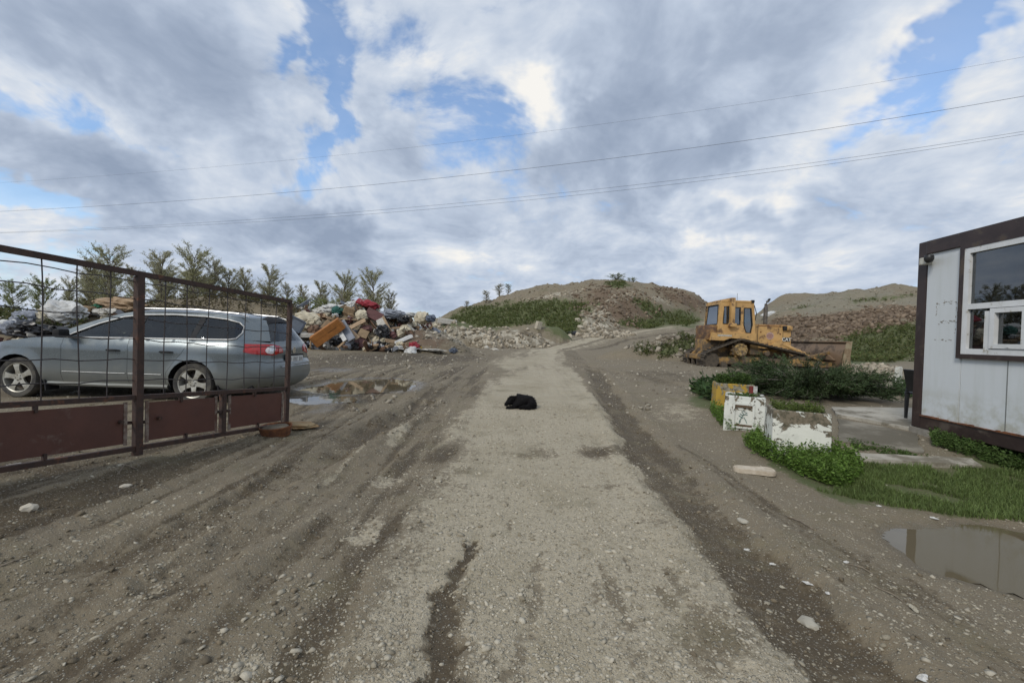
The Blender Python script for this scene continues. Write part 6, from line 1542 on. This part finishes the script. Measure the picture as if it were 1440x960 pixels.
jboard('door_panel', 479, 468, 22.7, (.22, .08, 1.1), 'pale', (R(-25), R(-35), .2), 'narrow white panel leaning beside the grey panel', 'panel')
jbag('rubbish_bag', 477, 480, 22.2, (.42, .4, .30), 'black', 'black bag on the ground in front of the heap', seed=2)
wf = thing('window_frame', 'blue-grey window frame on the left flank of the heap', 'window'); jput(wf, 415, 459, 23.0, wf['label'], 'window', (R(20), R(28), .3))
for c, s in (((-.36, 0, 0), (.10, .08, 1.0)), ((.36, 0, 0), (.10, .08, 1.0)), ((0, 0, .46), (.62, .08, .10)), ((0, 0, -.46), (.62, .08, .10))): MB().box(c, s, bev=.012).build('frame_bar', JM['blue'], wf)
MB().box((0, 0, 0), (.62, .02, .82)).build('pane', mat('dull pane', (.20, .24, .30), None, 4, .2), wf)
jbag('foam_cushion', 430, 448, 25.0, (.70, .5, .42), 'cream', 'large rounded cream foam cushion at the left of the heap', 'cushion', 3, .25); jbag('foam_cushion', 438, 454, 24.4, (.45, .4, .38), 'cream', 'torn cream foam below the large cushion', 'cushion', 4, .5)
jbag('rubbish_bag', 442, 465, 23.4, (.35, .3, .3), 'brown', 'brown lump between mattress and wardrobe', 'lump', 6)
jbag('red_tarpaulin', 519, 428, 26.0, (.62, .4, .22), 'red', 'dark red cover on the very top of the heap', 'cover', 7, .35, rot=(0, R(14), 0))
jboard('red_board', 516, 427, 25.9, (1.25, .5, .10), 'red', (R(30), R(16), .1), 'red flat board under the dark red cover')
jbag('white_sack', 497, 428, 26.0, (.62, .4, .20), 'pale', 'white sacking near the top of the heap', 'sack', 8, .5, rot=(0, R(-10), 0)); jbag('white_sack', 470, 434, 25.8, (.7, .45, .28), 'pale', 'pale sacking left of the teal cloth', 'sack', 9, .5)
jbag('cloth', 475, 437, 25.3, (.35, .3, .24), 'teal', 'teal cloth high on the heap', 'cloth', 10); jbag('white_sack', 455, 438, 25.8, (.55, .4, .25), 'white', 'off-white sacking at the upper left of the heap', 'sack', 11, .5)
jboard('cardboard_box', 491, 437, 25.3, (.62, .4, .42), 'card', (.2, .35, .4), 'brown box below the white sacking', 'box'); jboard('timber_board', 503, 436, 25.2, (.10, .10, .85), 'brown', (.2, -.3, 0), 'upright brown timber in the middle of the heap')
jbag('foam_lump', 509, 444, 24.6, (.36, .34, .33), 'cream', 'round cream lump in the middle of the heap', 'lump', 12, .25); jboard('table_top', 526, 443, 24.8, (.95, .12, .62), 'maroon', (R(-30), R(25), .2), 'maroon table top leaning near the heap top', 'table top')
jboard('timber_board', 491, 449, 24.0, (1.25, .16, .06), 'tan', (0, R(2), .1), 'long horizontal timber across the heap'); jboard('timber_board', 500, 457, 23.5, (1.2, .30, .06), 'tan', (R(50), R(-30), .1), 'wide pale board slanting up to the right')
jboard('timber_board', 494, 467, 22.9, (1.0, .28, .06), 'tan', (R(50), R(42), 0), 'pale board slanting down right of the grey panel'); jboard('cardboard_sheet', 511, 469, 22.9, (.5, .08, .45), 'card', (R(-20), R(20), .1), 'cardboard sheet low in the heap', 'cardboard')
jboard('white_box', 504, 480, 22.3, (.42, .3, .42), 'pale', (.1, .1, .2), 'white box at the foot of the heap', 'box'); jboard('timber_board', 517, 481, 22.2, (.75, .3, .12), 'tan', (.05, .12, .1), 'pale board on the ground right of the white box')
jboard('white_board', 536, 454, 24.0, (.45, .05, .55), 'white', (R(-20), R(-28), 0), 'white square panel on the right of the heap', 'panel'); jboard('timber_board', 545, 457, 23.8, (.12, .10, 1.15), 'tan', (R(-10), R(-32), 0), 'timber post leaning right of the white panel'); jboard('timber_board', 556, 461, 23.6, (.62, .12, .10), 'tan', (0, R(-8), .1), 'short timber at the right end of the heap')
jbag('rubbish_bag', 538, 466, 23.0, (.36, .3, .36), 'black', 'black bag at the right foot of the heap', seed=13); jbag('plastic_sheet', 536, 482, 22.0, (.40, .3, .14), 'pale', 'pale plastic at the foot of the heap', 'plastic', 14, .6)
jbag('rubbish_bag', 567, 449, 25.6, (.36, .3, .24), 'black', 'black bag near the top right of the heap', seed=15); jbag('white_sack', 575, 443, 26.2, (.7, .4, .16), 'pale', 'white sheeting on the right shoulder of the heap', 'sack', 16, .6); jbag('grey_sack', 552, 442, 25.6, (.75, .4, .26), 'grey', 'grey sacking right of the maroon table top', 'sack', 17, .5)
jbag('armchair', 594, 447, 26.0, (.48, .4, .40), 'cream', 'beige upholstered seat right of the heap', 'seat', 18, .25); jbag('rubbish_bag', 606, 448, 26.2, (.3, .3, .22), 'blue', 'dark blue bag beside the beige seat', seed=19)
jboard('white_board', 629, 452, 34.0, (1.5, .4, .40), 'white', (.1, .1, .2), 'long white box lying at the left end of the berm', 'box')
jbag('red_cloth', 582, 485, 21.5, (.30, .25, .20), 'red', 'bright red cloth on the ground right of the heap', 'cloth', 20, .5); jbag('plastic_sheet', 568, 490, 21.0, (.75, .3, .10), 'pale', 'white plastic spread beside the red cloth', 'plastic', 21, .7); jbag('yellow_cloth', 589, 491, 20.8, (.14, .12, .09), 'yellow', 'small yellow cloth below the red cloth', 'cloth', 22, .5); jbag('plastic_sheet', 607, 492, 20.8, (.6, .25, .05), 'white', 'flat pale plastic right of the yellow cloth', 'plastic', 23, .7); jbag('rubbish_bag', 637, 493, 20.8, (.18, .16, .13), 'blue', 'small dark bag on the yard right of the plastic', seed=24)
# fill of the heap: boards, sacks and lumps of every kind
fill = [('broken_board', 'tan'), ('broken_board', 'tan'), ('broken_board', 'grey'), ('broken_board', 'pale'), ('broken_board', 'brown'), ('broken_board', 'white'), ('rubbish_bag', 'black'), ('rag_bundle', 'grey'), ('rag_bundle', 'pale'), ('rag_bundle', 'maroon'), ('broken_board', 'card'), ('rag_bundle', 'brown'), ('rag_bundle', 'cream')]
ftxt = {'broken_board': '%s broken board in the rubbish of the heap', 'rubbish_bag': '%s rubbish bag in the rubbish of the heap', 'rag_bundle': '%s bundle of rags in the rubbish of the heap'}
jm_cache = {}
cnam = dict(tan='pale timber', brown='brown', white='dirty white', black='black', grey='grey', pale='off-white', maroon='maroon', card='cardboard-coloured', cream='cream')
for k in range(240):
    px = random.uniform(412, 580) if k < 190 else random.uniform(555, 628); yd = random.uniform(22.4, 26.5) if k < 190 else random.uniform(26, 29.5); x = (px - 720) / FPX * yd; z = H(x, yd)
    kind, key = random.choice(fill); s_ = random.uniform(.5, 1.2)
    if (kind, key) not in jm_cache:
        if kind == 'broken_board': jm_cache[kind, key] = MB().prism([(-.45, -.09), (.38, -.10), (.47, .02), (.40, .09), (-.40, .10), (-.48, .03)], -.025, .025).mesh(kind, JM[key])
        else: t_ = crumple(kind, (.30, .26, .20), k, 3, .60, 1.7, JM[key], ridge=.5); jm_cache[kind, key] = t_.data; bpy.data.objects.remove(t_)
    o = link(kind, jm_cache[kind, key]); o.location = (x, yd, z + random.uniform(.0, .35)); o.rotation_euler = (random.uniform(-.6, .6), random.uniform(-.9, .9), random.uniform(0, 6)); o.scale = (s_, s_ * random.uniform(.6, 1.2), s_)
    zone = ('left flank' if px < 455 else 'left middle' if px < 495 else 'right middle' if px < 535 else 'right flank' if px < 575 else 'far right tail'); lvl = 'foot' if yd < 23.6 else 'slope' if yd < 25 else 'crest'
    tag(o, (ftxt[kind] % cnam[key]).replace('of the heap', 'on the heap, %s, %s' % (lvl, zone)), 'rubbish', 'mixed rubbish in the heap: %s %s' % (cnam[key], kind.replace('_', ' ')))
# left heap behind the car bonnet
L0 = 19.0
jbag('white_sheet', 90, 440, 18.6, (.85, .6, .50), 'pale', 'large white plastic sheet on the heap behind the car bonnet', 'sheet', 31, .35); jbag('white_sheet', 60, 447, 18.0, (.45, .4, .35), 'cream', 'cream sacking left of the large white sheet', 'sheet', 32, .5); jbag('white_sheet', 100, 455, 17.4, (.6, .4, .22), 'pale', 'white sheet just above the car bonnet', 'sheet', 33, .5)
jbag('rubbish_bag', 38, 448, 18.4, (.5, .4, .36), 'grey', 'grey bag left of the cream sacking', seed=34); jbag('rubbish_bag', 35, 463, 16.5, (.50, .4, .34), 'black', 'black bag behind the car at the left', seed=35); jbag('rubbish_bag', 62, 465, 16.2, (.85, .4, .22), 'black', 'long black bag beside the car bonnet', seed=36); jbag('white_sheet', 8, 458, 17.5, (.45, .35, .26), 'pale', 'white plastic at the left edge of the photo', 'sheet', 37, .5); jbag('rubbish_bag', 18, 462, 17.0, (.35, .3, .3), 'grey', 'grey bag beside the white plastic at the left edge', seed=38)
jboard('cardboard_box', 122, 437, 19.5, (.48, .4, .44), 'card', (.05, .05, .3), 'brown cardboard box on the left heap', 'box'); jbag('green_bag', 141, 433, 19.6, (.36, .3, .20), 'green', 'green plastic bag beside the cardboard box', 'bag', 39); jbag('rag_bundle', 150, 440, 19.0, (.5, .4, .2), 'white', 'dirty white rags above the car windscreen', 'rags', 40); jbag('tan_spoil', 168, 430, 20.5, (1.1, .7, .38), 'tan', 'tan sandy spoil beside the gate post', 'spoil', 41, .6)
for k in range(60):
    px = random.uniform(-30, 200); yd = random.uniform(17.2, 21); x = (px - 720) / FPX * yd; z = H(x, yd); kind, key = random.choice(fill)
    if (kind, key) not in jm_cache: continue
    o = link(kind, jm_cache[kind, key]); s_ = random.uniform(.5, 1.1); o.location = (x, yd, z + random.uniform(-.02, .15)); o.rotation_euler = (random.uniform(-.5, .5), random.uniform(-.7, .7), random.uniform(0, 6)); o.scale = (s_, s_, s_)
    tag(o, (ftxt[kind] % cnam[key]).replace('of the heap', 'behind the car, %s, %s' % ('photo edge' if px < 30 else 'bonnet side' if px < 90 else 'windscreen side' if px < 145 else 'gate post side', 'low' if yd < 18.5 else 'midway' if yd < 19.8 else 'high')), 'rubbish', 'rubbish behind the car: %s %s' % (cnam[key], kind.replace('_', ' ')))
rubble(1500, (625, 900), (52, 86), HZ * .1, .45, .05, .26, (.12, .095, .065), (.36, .31, .23), 'loose earth and stones on the shoulder of the middle hill')
rubble(1200, (1060, 1320), (50, 80), tan, .4, .05, .22, (.14, .12, .085), (.36, .32, .25), 'small stones on the tan upper slope of the right hill')
# pale tarpaulin and dark lump on the hills
p = gpt(1084, 442); o = crumple('torn_sheet', (1.7, .8, .5), 3, 3, .6, 1.6, JM['pale']); o.location = p; o.rotation_euler = (0, -.15, .2); tag(o, 'torn white sheet lying on the hillside behind the exhaust stack', 'sheet')
p = gpt(806, 470); o = crumple('black_sheet', (.9, .5, .35), 5, 3, .5, 1.6, JM['black']); o.location = p; tag(o, 'black plastic lump beside the road at the foot of the spur', 'plastic')

# ------------------------------------------------------------------ dog
def dog():
    p = gpt(731, 574); S_ = .92
    V_ = [ # skeleton of a curled dog: x to the right of the photo, y away, z up; radius
        ((.20, .02, .15), .150), ((.08, .08, .165), .150), ((-.04, .10, .165), .135), ((-.13, .08, .155), .105), ((-.20, .02, .135), .085), ((-.27, -.05, .105), .050), ((-.325, -.09, .075), .030),   # rump, back, shoulders, neck, head, muzzle, nose
        ((.27, -.07, .09), .105), ((.18, -.15, .06), .060), ((.06, -.17, .045), .040), ((-.04, -.175, .03), .030),        # hind thigh, hock, foot
        ((-.08, -.06, .08), .075), ((-.14, -.15, .04), .045), ((-.24, -.165, .03), .034), ((-.30, -.165, .025), .030),       # foreleg
        ((.30, .02, .07), .05), ((.28, -.14, .035), .034), ((.18, -.21, .03), .028), ((.08, -.215, .025), .020)]              # tail
    E_ = [(0, 1), (1, 2), (2, 3), (3, 4), (4, 5), (5, 6), (0, 7), (7, 8), (8, 9), (9, 10), (2, 11), (11, 12), (12, 13), (13, 14), (0, 15), (15, 16), (16, 17), (17, 18)]
    ears = [((-.19, .05, .20), .035), ((-.165, .075, .235), .012), ((-.165, -.02, .20), .034), ((-.14, -.02, .235), .012)]
    b = len(V_); V_ += ears; E_ += [(4, b), (b, b + 1), (4, b + 2), (b + 2, b + 3)]
    me = bpy.data.meshes.new('dog'); me.from_pydata([v for v, r in V_], E_, [])
    o = link('dog', me); sk = o.modifiers.new('skin', 'SKIN'); sk.use_smooth_shade = True
    for d_, (v, r) in zip(me.skin_vertices[0].data, V_): d_.radius = (r, r * .95)
    me.skin_vertices[0].data[1].use_root = True
    ss = o.modifiers.new('smooth', 'SUBSURF'); ss.levels = 2; ss.render_levels = 2
    bpy.context.view_layer.update(); dg = bpy.context.evaluated_depsgraph_get(); me2 = bpy.data.meshes.new_from_object(o.evaluated_get(dg)); bpy.data.objects.remove(o)
    co = np.array([v.co[:] for v in me2.vertices]); k = fbm(co[:, 0] * 16 + co[:, 2] * 9, co[:, 1] * 16 - co[:, 2] * 7, 1, 3, .6)
    nrm = np.array([v.normal[:] for v in me2.vertices]); co = co + nrm * (.012 * k)[:, None]; co[:, 2] = np.maximum(co[:, 2], .0)
    me2.vertices.foreach_set('co', co.ravel().astype(np.float32)); me2.update()
    M_FUR = mat('black fur', (.006, .0055, .006), (.010, .009, .009), 30, .75, spec=.12, bump=.01, bscale=120)
    me2.materials.clear(); me2.materials.append(M_FUR); d = link('dog', me2); d.location = p + Vector((0, .05, -.005)); d.rotation_euler = (0, 0, .05); d.scale = (S_,) * 3
    tag(d, 'black dog curled up asleep in the middle of the road', 'dog')
    # coat: short hairs standing off the body
    n_ = 5200; tri = np.array([list(f.vertices)[:3] for f in me2.polygons]); cc = co; ids = rng.integers(0, len(tri), n_); w = rng.dirichlet((1, 1, 1), n_)
    P_ = (cc[tri[ids]] * w[..., None]).sum(1); N_ = unit(nrm[tri[ids]].mean(1)); flow = N_ * .5 + np.array([[.6, 0, -.35]])
    ok = P_[:, 2] > .03; L4 = leaf_quads(P_[ok], flow[ok], rng.uniform(.02, .045, ok.sum()), .006, .3)
    h_ = link('fur', quads_mesh('fur', L4, tone(int(ok.sum()), (.008, .0075, .0075), .4), vmat('fur strands', .7, spec=.15)), d); h_['kind'] = 'stuff'
dog()

# ------------------------------------------------------------------ overhead lines (spans run between pylons outside the picture)
M_CABLE = mat('aluminium cable', (.10, .105, .115), (.08, .085, .09), 2, .6)
def wire(pts, r, label):
    """photo points of the span; the line comes nearer from left to right"""
    a = np.array(pts, float); t = np.linspace(-.12, 1.12, 60); xs_ = -0 + 1440 * t; co = np.polyfit(a[:, 0], a[:, 1], 2); P_ = []
    for px in xs_:
        s_ = px / 1440; yd = 1 / ((1 - s_) / 120 + s_ / 62); P_.append(at(px, np.polyval(co, px), yd))
    tag(MB().tube(P_, r, 5).build('power_line', M_CABLE), label, 'power line', 'overhead power lines')
wire([(0, 297), (360, 275), (720, 240), (1080, 192), (1440, 136)], .030, 'single dark power line, above the close pair')
wire([(0, 326), (360, 310), (720, 279), (1080, 235), (1440, 186)], .024, 'upper of the two close power lines'); wire([(0, 327), (360, 313), (720, 285), (1080, 240), (1440, 190)], .024, 'lower of the two close power lines'); wire([(0, 256), (360, 232), (720, 190), (1080, 140), (1440, 81)], .014, 'faintest and topmost power line')
